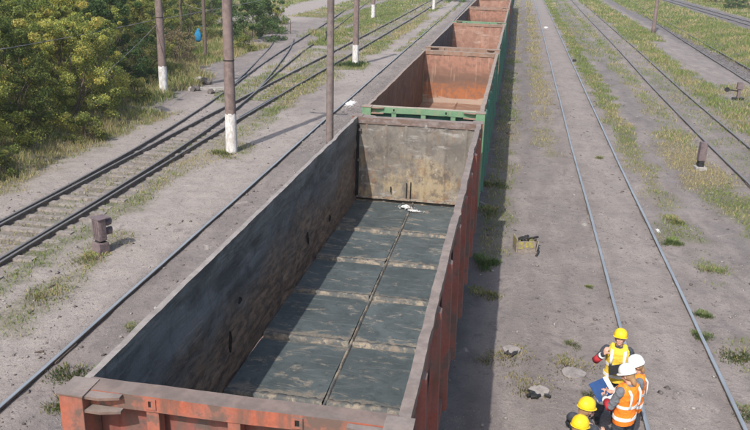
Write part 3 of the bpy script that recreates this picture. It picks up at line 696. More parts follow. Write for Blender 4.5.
    for i in range(7):
        for s in (-1, 1):
            y0 = rows[i]+.05+(.0 if i else -.06); y1 = rows[i+1]-.068-rs.uniform(0, .022)
            if i == 6: y1 = LI-.02
            n1, n2 = (16, 14) if near else (6, 6); bm = NB()
            xs = np.linspace(.033, WI-.012, n1); ys = np.linspace(y0, y1, n2); tilt = rs.uniform(-.018, .012); tl2 = rs.uniform(-.02, .02)
            gI = [[None]*n1 for _ in range(n2)]
            for a in range(n2):
                for b in range(n1):
                    t = (ys[a]-y0)/(y1-y0); q = (xs[b]-.08)/(WI-.1)
                    z = ZF-.004-.03*t**3+tilt*(1-t)+tl2*q + .022*(float(fbm(np.array(xs[b]*2.+i*7), np.array(ys[a]*2.+s*9), 33+k))-.5) - .012*math.sin(q*math.pi)*math.sin(t*math.pi)
                    gI[a][b] = bm.verts.new((s*xs[b], ys[a], z))
            for a in range(n2-1):
                for b in range(n1-1): bm.faces.new((gI[a][b], gI[a][b+1], gI[a+1][b+1], gI[a+1][b]))
            bmesh.ops.recalc_face_normals(bm, faces=bm.faces[:])
            if bm.faces[:][0].normal.z < 0: bmesh.ops.reverse_faces(bm, faces=bm.faces[:])
            ge = bmesh.ops.extrude_face_region(bm, geom=bm.faces[:])
            vs_ = [v for v in ge['geom'] if isinstance(v, bmesh.types.BMVert)]
            bmesh.ops.translate(bm, verts=vs_, vec=(0, 0, .0)); 
            for f in [f for f in bm.faces if f.normal.z > .5 and all(v not in vs_ for v in f.verts)]: pass
            for v in bm.verts:
                if v not in vs_ and v.is_valid: v.co.z -= .012
            bmesh.ops.recalc_face_normals(bm, faces=bm.faces[:])
            ho = obj('floor_hatch', bm, st['hatch'], root, smooth=False)
            co = np.zeros(len(ho.data.vertices)*3, np.float32); ho.data.vertices.foreach_get('co', co); co = co.reshape(-1, 3)
            t = (co[:, 1]-y0)/(y1-y0); fattr(ho.data, 'edge', np.maximum(np.exp(-t*8), .6*np.exp(-(1-t)*14))*rs.uniform(.55, 1.2)+.4*np.exp(-np.abs(co[:, 0])*9))
    return root
STY = {
 'near': dict(in_side=SOOT, out_side=REDX, in_end=ENDTAN, out_end=RED, out_end_dark=REDX, top=REDT, sand=SAND, hatch=HATCH, in_beam=BEAMIN, beam_top=REDB),
 'green': dict(in_side=RUSTW, out_side=GRNX, in_end=ENDBAND, out_end=GRN, out_end_dark=GRNX, top=BRNT, sand=HATCHR, hatch=HATCHR, in_beam=BRNT, beam_top=GRNT),
 'grey': dict(in_side=DARKW, out_side=GRNX, in_end=ENDPINK, out_end=BRNT, out_end_dark=BRNX, top=BRNT, sand=SAND, hatch=HATCHR, in_beam=BRNT, beam_top=BRNT),
 'green2': dict(in_side=DARKW, out_side=GRNX, in_end=ENDBAND, out_end=GRN, out_end_dark=GRNX, top=BRNT, sand=HATCHR, hatch=HATCHR, in_beam=BRNT, beam_top=GRN),
 'rust': dict(in_side=RUSTW, out_side=REDX, in_end=ENDPINK, out_end=BRNT, out_end_dark=BRNX, top=BRNT, sand=HATCHR, hatch=HATCHR, in_beam=BRNT, beam_top=BRNT),
}
NAMES = [('near', 'nearest open wagon, red outside, black inside, with slate coloured floor hatches'),
 ('green', 'green open wagon with rusty orange inside, second from the camera'),
 ('grey', 'third open wagon, dark left wall and pinkish far wall with pale floor'),
 ('green2', 'fourth open wagon with green end beam and orange banded far wall'),
 ('rust', 'fifth open wagon, small and rusty near the top of the picture'),
 ('green', 'sixth open wagon at the top edge, only its rim and side showing'),
 ('rust', 'seventh open wagon in the far distance of the train'),
 ('green2', 'last open wagon at the far end of the train')]
for k, (s_, lb) in enumerate(NAMES): wagon(k, lb, STY[s_])

def heap(name, loc, rx, ry, h, mat, label, cat, seed=0, z=None, grp=None):
    # a spill: crumbs thick in the middle, thinning to single grains at the rim
    r = np.random.default_rng(300+seed); n_ = int(min(420, 90+1500*rx*ry/.3)); bm = NB()
    a0 = r.uniform(0, 6.28); zb = float(gz(loc[0], loc[1])) if z is None else z
    for _ in range(n_):
        t = abs(r.normal(0, .55)); a = r.uniform(0, 6.28); t *= 1+.4*math.sin(2*a+a0)
        x_, y_ = rx*t*math.cos(a), ry*t*math.sin(a); q = (.35+.65*math.exp(-t*t*2))*min(.06, .16*math.sqrt(rx*ry)+.006)*r.uniform(.5, 1.2)
        zz = h*max(0, 1-t)*r.uniform(.2, 1)
        if z is None: zz += float(gz(loc[0]+x_, loc[1]+y_))-zb
        bmesh.ops.create_icosphere(bm, subdivisions=1, radius=1, matrix=Matrix.Translation((x_, y_, zz)) @ Matrix.Rotation(r.uniform(0, 3), 4, 'Z') @ Matrix.Diagonal((q*r.uniform(.8, 1.5), q, q*.45, 1)))
    return tag(obj(name, bm, mat, smooth=False, loc=(loc[0], loc[1], zb)), label, cat, grp, 'stuff')
heap('lime_heap', (-2.25, 17.62), .16, .13, .06, WHITE, 'white powder spilled on the wagon floor against the far wall', 'powder', 1, ZF+.02)
heap('lime_heap', (-2.02, 17.42), .2, .08, .01, WHITE, 'thin white smear next to the powder on the wagon floor', 'powder', 4, ZF+.02)
heap('lime_heap', (-8.0, 38.2), .42, .8, .05, WHITE, 'white lime spill beside the left rail near the slim pole', 'powder', 2)
heap('lime_heap', (2.42, 21.9), .07, .22, .03, CONC, 'pale spill against the left rail of the dusty track', 'powder', 3)
heap('lime_heap', (4.45, 21.9), .07, .15, .03, WHITE, 'white spill against the right rail of the dusty track', 'powder', 5)
heap('lime_heap', (3.2, 88.), .22, 1.0, .03, WHITE, 'far white patch between the rails of the dusty track', 'powder', 6)
for i, (x_, y_, lb) in enumerate([(9.0, 36.8, 'nearest white lump between the weedy rails'), (8.9, 40.6, 'second white lump between the weedy rails'), (9.3, 43.6, 'third white lump between the weedy rails'), (9.1, 47.5, 'farthest white lump between the weedy rails'), (13.3, 72, 'white lump on the bare patch beside the ditch')]):
    heap('lime_lump', (x_, y_), .07, .10, .04, CONC, lb, 'lump', i, grp='white lumps by the right tracks')

# ------------------------------------------------------------------ poles, wires
def pole(name, x, y, h, r0, r1, mat, label, white=0, band=None, cap=True, top=None):
    t = empty(name, (x, y, float(gz(x, y))), label=label, cat='pole', group='poles along the tracks')
    bm = NB(); zs = np.linspace(-.3, h, 9); seg = 16
    tube(bm, [(0, 0, z) for z in zs], [r0+(r1-r0)*max(z, 0)/h for z in zs], seg); obj('shaft', bm, mat, t, smooth=True)
    if white:
        bm = NB(); tube(bm, [(0, 0, z) for z in (-.05, white*.5, white)], [r0+.004, r0+(r1-r0)*white*.5/h+.004, r0+(r1-r0)*white/h+.004], 28, False)
        for v in bm.verts:
            if v.co.z > white-.01: v.co.z += random.uniform(-.05, .03)
        obj('painted_foot', bm, WHITEWASH, t, smooth=True)
    if band:
        rr = r0+(r1-r0)*band/h; bm = NB(); tube(bm, [(0, 0, band-.02), (0, 0, band+.02)], rr+.012, seg); obj('band', bm, STEELD, t)
    if top == 'arm':
        bm = NB(); box(bm, -.9, .9, -.05, .05, h-.4, h-.3); arm = obj('cross_arm', bm, STEELD, t)
        for xx in (-.8, -.3, .3, .8):
            bm = NB(); lathe(bm, [(.02, 0), (.05, .02), (.06, .06), (.03, .08), (.05, .11), (.02, .15)], 12, (xx, 0, h-.3)); obj('insulator', bm, WHITEWASH, arm, smooth=True)
    return t
pole('utility_pole', -10.2, 27.2, 9.2, .215, .15, POLE, 'thick brown pole with white foot and steel band, in front of the switch', 1.5, 3.45, top='arm')
pole('utility_pole', -10.42, 51.6, 7.8, .215, .15, POLE, 'pole with white foot in a green tuft, right of the slim grey pole', 1.4, top='arm')
pole('utility_pole', -11.3, 109.3, 8.5, .21, .15, POLE, 'far pole of which only the white foot shows at the top edge', 1.45)
pole('utility_pole', -17.5, 37.2, 8.3, .215, .15, POLE, 'pole with whitewashed foot standing at the edge of the bushes', 1.35, 3.75, top='arm')
pole('utility_pole', -16.5, 91.6, 8.6, .23, .16, POLE, 'distant pole with white foot in the green grass strip', 1.5)
pole('slim_pole', -4.72, 20.05, 7.4, .115, .085, POLEDK, 'slim grey brown pole rising behind the nearest wagon')
pole('slim_pole', 14.1, 86.6, 8.0, .2, .16, POLE, 'brown pole standing alone in the grass on the right')
pole('slim_pole', -20.5, 50.3, 6.5, .13, .09, BARK, 'thin weathered post with the blue cloth on it')
pole('slim_pole', -25.3, 57.5, 7.0, .12, .08, BARK, 'thin bare trunk far back among the bushes')
def cable(a, b, sag, label, r=.014):
    a, b = Vector(a), Vector(b); n_ = 40; L = (b-a)
    bm = NB(); tube(bm, [a+L*i/n_-Vector((0, 0, 4*sag*(i/n_)*(1-i/n_))) for i in range(n_+1)], r, 6)
    tag(obj('cable', bm, WIRE), label, 'cable', 'overhead cables')
cable((-18.0, 8, 4.05), (-17.66, 37.2, 3.75), .25, 'cable crossing in front of the yellow bushes to the left edge', .016)
cable((-17.6, 37.4, 3.75), (-16.7, 91.6, 5.5), .45, 'cable running from the bush edge pole into the distance', .016)
cable((-17.6, 37.0, 3.5), (-15.9, 28.5, 2.35), .06, 'thin stay wire slanting down into the yellow bush', .011)
cable((-20.5, 50.3, 3.3), (-24.9, 57.3, 3.2), .1, 'faint cable between the two thin trunks in the thicket', .015)
# blue cloth on the thin post
t = empty('blue_bag', (-20.85, 50.0, 1.2), label='bright blue bag hanging on the thin post among the bushes', cat='bag')
bm = NB(); loft(bm, [((0, 0, 0), (.08, 0, 0), (0, .05, 0)), ((.01, 0, .12), (.22, 0, 0), (0, .13, 0)), ((-.02, 0, .38), (.25, 0, 0), (0, .16, 0)), ((0, 0, .62), (.19, 0, 0), (0, .12, 0)), ((.02, 0, .78), (.07, 0, 0), (0, .05, 0)), ((.03, 0, .86), (.1, 0, 0), (0, .06, 0))], 16); obj('sack', bm, BLUE, t, smooth=True)
bm = NB(); tube(bm, [(.02, 0, .78), (.15, .05, 1.0), (.33, .28, 1.05)], .012, 6); obj('strap', bm, BLUE, t)

# ------------------------------------------------------------------ dwarf signals and posts
def dwarf(x, y, rz, s=1.0, label=''):
    t = empty('dwarf_signal', (x, y, float(gz(x, y))-.02), rz, label, 'signal', 'low track side signals'); t.scale = (s, s, s)
    bm = NB(); box(bm, -.2, .2, -.17, .17, -.1, .30, taper=.03); obj('concrete_foot', bm, SIGNALM, t, bevel=.02)
    bm = NB(); box(bm, -.09, .09, -.09, .09, .30, .36); obj('neck', bm, BLACK, t)
    bm = NB(); prism(bm, [(-.15, -.11), (.15, -.11), (.17, -.05), (.17, .10), (-.17, .10), (-.17, -.05)], .36, .93); h = obj('housing', bm, SIGNALM, t, bevel=.015)
    for xx in (-.08, 0, .08):
        bm = NB(); box(bm, xx-.012, xx+.012, -.125, -.111, .42, .87); obj('back_rib', bm, SIGNALM, h)
    bm = NB(); box(bm, -.19, .19, -.13, .24, .932, .955); obj('roof_plate', bm, SIGNALM, t)
    for zz in (.52, .77):
        bm = NB(); n_ = 14; A = [(.115*math.cos(math.pi*(-.12+1.24*i/n_)), .115*math.sin(math.pi*(-.12+1.24*i/n_))) for i in range(n_+1)]
        for (p, q) in zip(A, A[1:]):
            hexa(bm, [(p[0], .1, zz+p[1]), (q[0], .1, zz+q[1]), (q[0]*.9, .1, zz+q[1]*.9), (p[0]*.9, .1, zz+p[1]*.9), (p[0], .30+.05*p[1]/.115, zz+p[1]), (q[0], .30+.05*q[1]/.115, zz+q[1]), (q[0]*.9, .30+.05*q[1]/.115, zz+q[1]*.9), (p[0]*.9, .30+.05*p[1]/.115, zz+p[1]*.9)])
        bmesh.ops.recalc_face_normals(bm, faces=bm.faces[:]); hd = obj('lamp_hood', bm, SIGNALM, t)
        bm = NB(); tube(bm, [(0, .1, zz), (0, .125, zz)], .09, 16); obj('lens', bm, BLACK, hd)
    return t
dwarf(-9.78, 16.68, R(-28), .97, 'small brown two lamp signal on a block in the left path')
t = empty('marker_post', (7.15, 29.6, float(gz(7.15, 29.6))), R(8), 'short brown stump on a dark foot in dry grass, beside the weedy track', 'post')
bm = NB(); box(bm, -.2, .2, -.2, .2, -.1, .1); obj('foot_slab', bm, CONC, t, bevel=.02)
bm = NB(); box(bm, -.10, .10, -.10, .10, .1, .32); obj('dark_collar', bm, BLACK, t)
bm = NB(); box(bm, -.13, .13, -.12, .12, .32, 1.02, taper=.01); obj('stump', bm, SIGNALM, t, bevel=.02)
t = empty('point_lever', (12.55, 46.2, float(gz(12.55, 46.2))), R(5), 'dark point lever with side weight at the right edge', 'lever')
bm = NB(); box(bm, -.3, .3, -.12, .12, -.05, .14); obj('base_plate', bm, BLACK, t)
bm = NB(); box(bm, -.08, .08, -.08, .08, .14, .6); obj('pedestal', bm, SIGNALM, t)
bm = NB(); box(bm, -.16, .16, -.12, .12, .6, 1.0, taper=.02); obj('lamp_box', bm, SIGNALM, t, bevel=.02)
bm = NB(); tube(bm, [(0, 0, .5), (-.62, 0, .56)], .035, 8); a = obj('arm', bm, BLACK, t)
bm = NB(); tube(bm, [(-.66, -.05, .56), (-.66, .05, .56)], .13, 14); obj('weight', bm, BLACK, t)
t = empty('small_post', (-20.2, 69.8, float(gz(-20.2, 69.8))), 0, 'thin short post beside the branching rails', 'post')
bm = NB(); tube(bm, [(0, 0, -.1), (.02, 0, 1.2)], .05, 8); obj('stake', bm, BARK, t); bm = NB(); box(bm, -.09, .09, -.02, .02, 1.0, 1.25); obj('plate', bm, CONC, t)
t = empty('point_lever', (-15.6, 64.5, float(gz(-15.6, 64.5))), 0, 'small dark point lever between the branching rails near the thick pole', 'lever')
bm = NB(); box(bm, -.2, .2, -.12, .12, -.05, .15); obj('base_plate', bm, BLACK, t); bm = NB(); tube(bm, [(0, 0, .1), (.1, 0, .8)], .035, 8); obj('arm', bm, BLACK, t); bm = NB(); tube(bm, [(.1, -.06, .82), (.1, .06, .82)], .12, 12); obj('weight', bm, BLACK, t)

# ------------------------------------------------------------------ junk on the right-hand ground
t = empty('battery_box', (.70, 19.5, float(gz(.70, 19.5))+.01), R(12), 'broken box with yellow panels and black cables on the bare ground', 'box')
bm = NB(); box(bm, -.25, .27, -.2, .22, -.03, .03); obj('box_floor', bm, BOXG, t)
bm = NB(); box(bm, -.27, -.24, -.22, .24, -.02, .36); lw = obj('side_panel', bm, BOXG, t); bm = NB(); box(bm, -.277, -.271, -.18, .2, .16, .35); obj('yellow_panel', bm, YEL, lw)
bm = NB(); box(bm, .25, .28, -.18, .24, -.02, .33); obj('side_panel', bm, BOXG, t, rot=(0, R(8), 0))
bm = NB(); box(bm, -.235, .24, -.22, -.19, -.02, .30); fp = obj('front_panel', bm, BOXG, t); bm = NB(); box(bm, -.22, -.1, -.228, -.222, .1, .29); obj('yellow_panel', bm, YEL, fp)
bm = NB(); box(bm, -.04, .17, -.229, -.222, .13, .29); obj('yellow_panel', bm, YEL, fp)
bm = NB(); box(bm, -.23, .23, .2, .23, -.02, .28); obj('back_panel', bm, BOXG, t)
for i in range(3):
    bm = NB(); box(bm, -.22+.155*i, -.085+.155*i, -.17, .17, .03, .22+.02*i); obj('battery_cell', bm, [YEL, BOXG, YEL][i], t)
for i in range(4):
    bm = NB(); a0 = i*.8; tube(bm, [(-.02+.1*i-.08+(.09+.015*i)*math.cos(a0+u), .02+(.09)*math.sin(a0+u), .29+.03*math.sin(u*1.7+i)+.02*i) for u in np.linspace(0, 5, 18)], .022, 8); obj('cable', bm, BLACK, t, smooth=True)
bm = NB(); tube(bm, [(.3, -.02, .1), (.33, -.2, .03), (.27, -.35, .02), (.2, -.5, .02)], .03, 8); obj('hose', bm, BLACK, t, smooth=True)
SLABM = M_mottle('dusty_slab', [(.25, .225, .21), (.19, .17, .16), (.29, .262, .245)], 5, rough=.95, bump=.4)
def disc(x, y, r, h, tilt, label, mat=SLABM, junk=False, rz=0):
    t = empty('cover_slab', (x, y, float(gz(x, y))), rz, label, 'cover slab', 'concrete covers on the bare ground')
    bm = NB(); n_ = 22; pts = [(r*(1+.05*math.sin(3*a+x)+.03*math.sin(7*a))*math.cos(a)*1.12, r*(1+.05*math.sin(3*a+x))*math.sin(a)*.95) for a in [2*math.pi*i/n_ for i in range(n_)]]
    prism(bm, pts, -.05, h); obj('slab', bm, mat, t, bevel=.012, rot=tilt)
    if junk:
        for i in range(junk):
            a = random.uniform(-2.6, -.5); bm = NB(); d = r*random.uniform(.8, 1.3); L = random.uniform(.1, .2)
            p = Vector((math.cos(a)*d, math.sin(a)*d, .05)); b_ = random.uniform(0, 3.1)
            tube(bm, [p-Vector((math.cos(b_), math.sin(b_), .1))*L*.5, p, p+Vector((math.cos(b_+.5), math.sin(b_+.5), -.1))*L*.5], random.uniform(.018, .035), 7); obj('iron_fragment', bm, BLACK, t)
    return t
disc(1.58, 13.2, .20, .045, (0, 0, 0), 'round pale concrete cover in sparse weeds, farthest right of the three')
disc(.43, 13.75, .15, .07, (R(8), 0, 0), 'concrete lump on a black iron frame near the wagon shadow', junk=5)
disc(.93, 12.35, .16, .06, (R(9), R(-5), 0), 'tilted concrete cover with black iron pieces, nearest the yellow helmets', junk=6)
# rubble near the bushes
for i, (x_, y_, s_, lb) in enumerate([(-16.9, 41, .32, 'pale boulder at the foot of the dry grass by the bushes'), (-16.55, 38.9, .22, 'left of two dark lumps beside the branching rail'), (-15.5, 38.75, .24, 'right of two dark lumps beside the branching rail')]):
    t = empty('rubble', (x_, y_, float(gz(x_, y_))), i, lb, 'rubble', 'rubble by the bushes')
    for j in range(4):
        bm = NB(); vs0 = ball(bm, (0, 0, 0), (s_*random.uniform(.5, 1), s_*random.uniform(.5, .8), s_*random.uniform(.5, .8)), 2)
        for v in vs0: v.co *= 1+random.uniform(-.16, .16)
        obj('stone', bm, CLOD if (j+i) % 3 else CONC, t, loc=(random.uniform(-.35, .35), random.uniform(-.25, .25), s_*.35))
bm = NB(); box(bm, -.9, .9, -.1, .1, -.02, .14); tag(obj('concrete_beam', bm, CONC, bevel=.02, loc=(-15.95, 39.4, float(gz(-15.9, 39.4))), rot=(0, 0, R(20))), 'pale broken concrete beam lying by the rubble and branching rail', 'beam')
for i, (x_, y_, L, a, lb) in enumerate([(-9.78, 14.5, .25, 70, 'short dark twig on the left path'), (-10.6, 13.6, .3, 20, 'thin scrap lying at the left edge of the path'), (-8.3, 11.7, .22, 0, 'flat dark clod on the path in the lower left')]):
    bm = NB(); tube(bm, [(-L/2, 0, .01), (0, .02, .03), (L/2, -.02, .01)], [.012, .02, .01], 7); tag(obj('debris', bm, BARK, loc=(x_, y_, float(gz(x_, y_))+.01), rot=(0, 0, R(a))), lb, 'debris')
# small black block at the rail, far
bm = NB(); box(bm, -.14, .14, -.12, .12, 0, .18); tag(obj('rail_stop', bm, BLACK, bevel=.03, loc=(4.45, 59.7, float(gz(4.45, 59.7)))), 'small black block against the far right rail of the dusty track', 'block')
for i, (x_, y_) in enumerate([(.12, 33.5), (.2, 36.5), (.15, 41.), (.2, 52)]):
    bm = NB(); vs0 = ball(bm, (0, 0, 0), (.16, .13, .08), 2)
    for v in vs0: v.co *= 1+random.uniform(-.2, .2)
    tag(obj('slag_lump', bm, CLOD, loc=(x_, y_, float(gz(x_, y_))+.03)), ['nearest', 'second', 'third', 'farthest'][i]+' dark lump in the dry grass strip beside the wagons', 'slag lump', 'dark lumps along the wagons')

# ------------------------------------------------------------------ vegetation
PAL = {
 'yellow': [(.215, .225, .06), (.17, .19, .05), (.10, .128, .035), (.265, .235, .07), (.065, .085, .028)],
 'olive': [(.115, .135, .04), (.085, .11, .03), (.055, .08, .024), (.16, .16, .05), (.045, .062, .02)],
 'green': [(.055, .095, .025), (.075, .12, .03), (.04, .07, .02), (.11, .15, .035), (.05, .08, .02)],
 'dark': [(.035, .065, .022), (.05, .085, .03), (.028, .05, .018), (.065, .10, .035), (.03, .055, .02)],
 'dry': [(.16, .12, .085), (.12, .09, .07), (.2, .15, .10), (.09, .07, .05), (.14, .12, .06)],
}
def leaf_mesh(name, centers, radii, per, size, pal, seed, flat=.75):
    r = np.random.default_rng(seed); cs = np.repeat(np.array(centers), per, 0); rr = np.repeat(np.array(radii), per)
    n = len(cs); d = r.normal(0, 1, (n, 3)); d /= np.linalg.norm(d, axis=1)[:, None]
    P = cs+d*(rr*r.uniform(.15, 1, n)**.5)[:, None]*np.array([1, 1, flat]); P[:, 2] = np.abs(P[:, 2])
    nrm = r.normal(0, 1, (n, 3))+d*.9+np.array([0, 0, .5]); nrm /= np.linalg.norm(nrm, axis=1)[:, None]
    a = np.cross(nrm, r.normal(0, 1, (n, 3))); a /= np.linalg.norm(a, axis=1)[:, None]; b = np.cross(nrm, a)
    s = (size*r.uniform(.6, 1.35, n))[:, None]
    Q = np.stack([P-a*s, P+b*s*.5+nrm*s*.12, P+a*s, P-b*s*.5+nrm*s*.12], 1)
    Fq = np.arange(n*4).reshape(n, 4)
    me = fastmesh(name, Q.reshape(-1, 3), Fq, LEAFM)
    pal = np.array(pal); cl = r.integers(0, len(pal), len(centers)); cl = np.repeat(cl, per)
    pal = pal*np.array([2.1, 2.0, 1.8])
    pick = np.where(r.uniform(0, 1, n) < .55, cl, r.integers(0, len(pal), n)); col = pal[pick]*r.uniform(.8, 1.2, (n, 1))
    cattr(me, 'col', np.repeat(col, 4, 0)); return me
def bush_pair(seed, w_, h_, pal, nc=70, per=260, size=.043, low=.05):
    r = random.Random(seed); cs = []; rs = []
    while len(cs) < nc:
        a = r.uniform(0, 2*math.pi); t = r.uniform(low, 1); prof = (math.sin(min(1, t*.92+.3 if t < .2 else t*1.0+.12)*math.pi)**.55 if t < .95 else .3)*(1-.2*t)+.05
        q = w_*prof*r.uniform(.35, 1.0)**.6; cs.append((q*math.cos(a)*r.uniform(.85, 1.15), q*math.sin(a), max(.15, h_*t**1.15-.25*r.random()))); rs.append(r.uniform(.22, .55)*(.6+.12*w_))
    # stray shoots
    for i in range(nc//4):
        a = r.uniform(0, 2*math.pi); q = w_*r.uniform(.3, .95); cs.append((q*math.cos(a), q*math.sin(a), h_*r.uniform(.75, 1.1))); rs.append(r.uniform(.12, .28))
    me = leaf_mesh('crown', cs, rs, per, size, PAL[pal], seed)
    bm = NB()
    for i in range(7):
        a = i*.9+r.random(); c = cs[r.randrange(nc)]; p0 = Vector((.18*math.cos(a), .18*math.sin(a), -.2)); p2 = Vector(c); p1 = p0.lerp(p2, .5)+Vector((r.uniform(-.2, .2), r.uniform(-.2, .2), .3))
        tube(bm, [p0, p1, p2], [.04, .026, .01], 6)
    for c in cs[:40]:
        q = Vector(c); tube(bm, [q*.55+Vector((0, 0, .1)), q], [.016, .006], 4)
    st = bpy.data.meshes.new('stems'); bm.to_mesh(st); bm.free(); st.materials.append(BARK)
    return me, st
BM = {
 'y1': bush_pair(1, 2.1, 4.2, 'yellow', 115), 'y2': bush_pair(2, 2.4, 4.6, 'yellow', 130), 'o1': bush_pair(3, 2.4, 5.0, 'olive', 125), 'o2': bush_pair(4, 2.0, 4.0, 'olive', 110),
 'g1': bush_pair(5, 2.8, 6.2, 'green', 95, 230, .06), 'g2': bush_pair(6, 2.5, 5.5, 'dark', 90, 230, .06), 'd1': bush_pair(7, 2.0, 2.6, 'dark', 60, 150, .06), 'dr': bush_pair(8, 1.3, 1.7, 'dry', 40, 60, .045), 's1': bush_pair(9, 1.1, 1.3, 'olive', 36, 120, .045),
}
def bush(v, x, y, s, rz, label, sz=1, cat='bush', group='bushes of the thicket on the left'):
    t = empty('bush', (x, y, float(gz(x, y))-.05), rz, label, cat, group); t.scale = (s, s, s*sz)
    link('crown', BM[v][0], t); link('stems', BM[v][1], t); return t
BL = [
 ('y1', -17.6, 20.2, .95, 'yellow green bush at the left edge, lowest in the picture'),
 ('o2', -18.6, 17.4, 1.0, 'dark olive bush cut by the left edge above the double rail'),
 ('y2', -18.3, 23.6, 1.0, 'bright yellow leaved bush above the bend of the dirt verge'),
 ('o1', -18.4, 26.8, .9, 'olive bush between two yellow ones in the front of the thicket'),
 ('y1', -17.7, 29.6, .95, 'yellow bush with ragged low branches in the middle of the thicket front'),
 ('y2', -18.4, 32.4, .85, 'rounded yellow bush just left of the pole at the thicket edge'),
 ('s1', -17.9, 34.9, .75, 'low olive shrub at the foot of the pole by the thicket'),
 ('s1', -16.2, 27.2, .8, 'small olive shrub on the verge below the yellow bushes'),
 ('s1', -16.3, 22.0, .7, 'small shrub in dry grass at the left verge'),
 ('dr', -21.2, 47.2, 1.25, 'leafless brownish shrub beneath the blue bag'),
 ('dr', -16.6, 18.6, .9, 'dry reddish brush at the left verge under the bushes'),
 ('d1', -21.6, 63.5, 1.25, 'dark green spreading bush left of the pale road'),
 ('d1', -22.6, 70.0, 1.1, 'dark shrub at the road edge casting shade on the road'),
 ('s1', -24.3, 79, 1.3, 'small yellowish shrub beside the pale road at the top'),
 ('s1', -19.9, 56.5, .9, 'bright green low shrub right of the thick brown pole'),
]
for i, (v, x_, y_, s_, lb) in enumerate(BL): bush(v, x_-(.6 if x_ > -19 and y_ < 36 and v != 's1' else 0), y_, s_, i*1.37, lb)
BACK = [('o1', -21.5, 18.5, 1.05), ('g1', -22, 22.5, .95), ('y2', -22.2, 26.5, 1.1), ('o1', -21.8, 30.5, 1.1), ('y1', -21.4, 34.2, 1.15), ('g2', -20.9, 38.2, .95), ('o1', -20.9, 41.8, .85), ('y1', -25.6, 31, 1.3), ('g1', -26, 36, 1.05), ('y2', -25.2, 40.5, 1.2), ('g2', -24.4, 45.2, 1.0), ('o1', -24.2, 50.4, .95), ('g1', -29.5, 45, 1.1), ('y2', -29.2, 51, 1.2), ('g2', -27.5, 56, 1.05), ('o1', -26.4, 62.0, .95), ('g1', -33, 57, 1.2), ('g2', -32, 64, 1.2), ('g1', -29.5, 69.5, 1.0), ('g2', -38, 66, 1.3), ('g1', -36, 75, 1.3), ('g2', -33.5, 84, 1.2), ('g1', -42, 80, 1.4), ('g2', -39, 95, 1.4), ('g1', -30, 36, 1.2), ('g2', -34, 44, 1.3), ('g1', -40, 54, 1.4), ('o1', -26.5, 25.5, 1.2), ('g2', -27.0, 20, 1.2), ('g1', -46, 70, 1.5), ('g2', -50, 86, 1.6)]
KIND = {'o': ('olive', 'olive green tree in the thicket behind the yellow front bushes'), 'g': ('green', 'dark green tree deep in the thicket at the upper left'), 'y': ('yellow', 'yellow tinged tree in the second row of the thicket')}
for i, (v, x_, y_, s_) in enumerate(BACK):
    kc, kl = KIND[v[0]]; bush(v, x_, y_, s_, i*2.11, kl, cat='tree', group=kc+' trees of the thicket')
for i, (v, x_, y_, s_, lb) in enumerate([('g2', 36.5, 136, 1.0, 'dark green bush in the upper right corner'), ('y2', 34.2, 150, 1.0, 'yellowish bush left of the dark one in the upper right corner'), ('g1', 41, 128, 1.0, 'green tree cut by the right edge at the top'), ('d1', 33.0, 133.0, .8, 'low dark shrub beside the farthest track')]):
    bush(v, x_, y_, s_, i, lb, group='bushes at the upper right')
bush('d1', -10.2, 131, 1.4, 1, 'dark green bush at the top edge where the train vanishes', group='bushes beside the train')

# single weeds
def weed_mesh(seed, n, rad, h, pal):
    r = np.random.default_rng(seed); k_ = r.integers(0, 9, n); cx_ = r.normal(0, rad*.38, 9); cy_ = r.normal(0, rad*.38, 9); X = cx_[k_]+r.normal(0, rad*.2, n); Y = cy_[k_]+r.normal(0, rad*.2, n); d = np.hypot(X, Y)
    a = np.arctan2(Y, X)+r.normal(0, .6, n); L = h*r.uniform(.5, 1.2, n)*np.clip(1.2-d/rad*.5, .4, 1); out = L*r.uniform(.2, .8, n); wd = .0065*r.uniform(.7, 1.6, n)
    px, py = -np.sin(a)*wd, np.cos(a)*wd; ox, oy = np.cos(a)*out, np.sin(a)*out; Pp = np.zeros((n, 5, 3))
    Pp[:, 0] = np.stack([X-px*.5, Y-py*.5, X*0-.02], 1); Pp[:, 1] = np.stack([X+px*.5, Y+py*.5, X*0-.02], 1)
    Pp[:, 2] = np.stack([X+ox*.45+px*1.4, Y+oy*.45+py*1.4, L*.62], 1); Pp[:, 3] = np.stack([X+ox*.45-px*1.4, Y+oy*.45-py*1.4, L*.62], 1); Pp[:, 4] = np.stack([X+ox, Y+oy, L*.9], 1)
    b = np.arange(n)[:, None]*5; T = np.concatenate([b+np.array([[0, 1, 2]]), b+np.array([[0, 2, 3]]), b+np.array([[3, 2, 4]])], 0)
    me = fastmesh('leaves', Pp.reshape(-1, 3), T, LEAFM); pal = np.array(pal); cattr(me, 'col', np.repeat(pal[r.integers(0, len(pal), n)]*r.uniform(.8, 1.25, (n, 1)), 5, 0)); return me
WG = [(.14, .20, .06), (.18, .24, .08), (.23, .26, .10), (.11, .15, .05)]; WD = [(.18, .19, .07), (.30, .25, .12), (.36, .30, .15), (.15, .16, .07)]
WM = [weed_mesh(1, 700, .55, .13, WG+WD[:1]), weed_mesh(2, 520, .6, .09, WG+WD), weed_mesh(3, 420, .7, .06, WD), weed_mesh(4, 800, .6, .20, [(.10, .15, .05), (.13, .19, .06), (.17, .21, .08)])]
bm = NB()
for i in range(6): tube(bm, [(0, 0, -.03), (.05*math.cos(i), .05*math.sin(i), .08), (.12*math.cos(i), .12*math.sin(i), .16)], [.006, .005, .003], 4)
wst = bpy.data.meshes.new('stalks'); bm.to_mesh(wst); bm.free(); wst.materials.append(BARK)
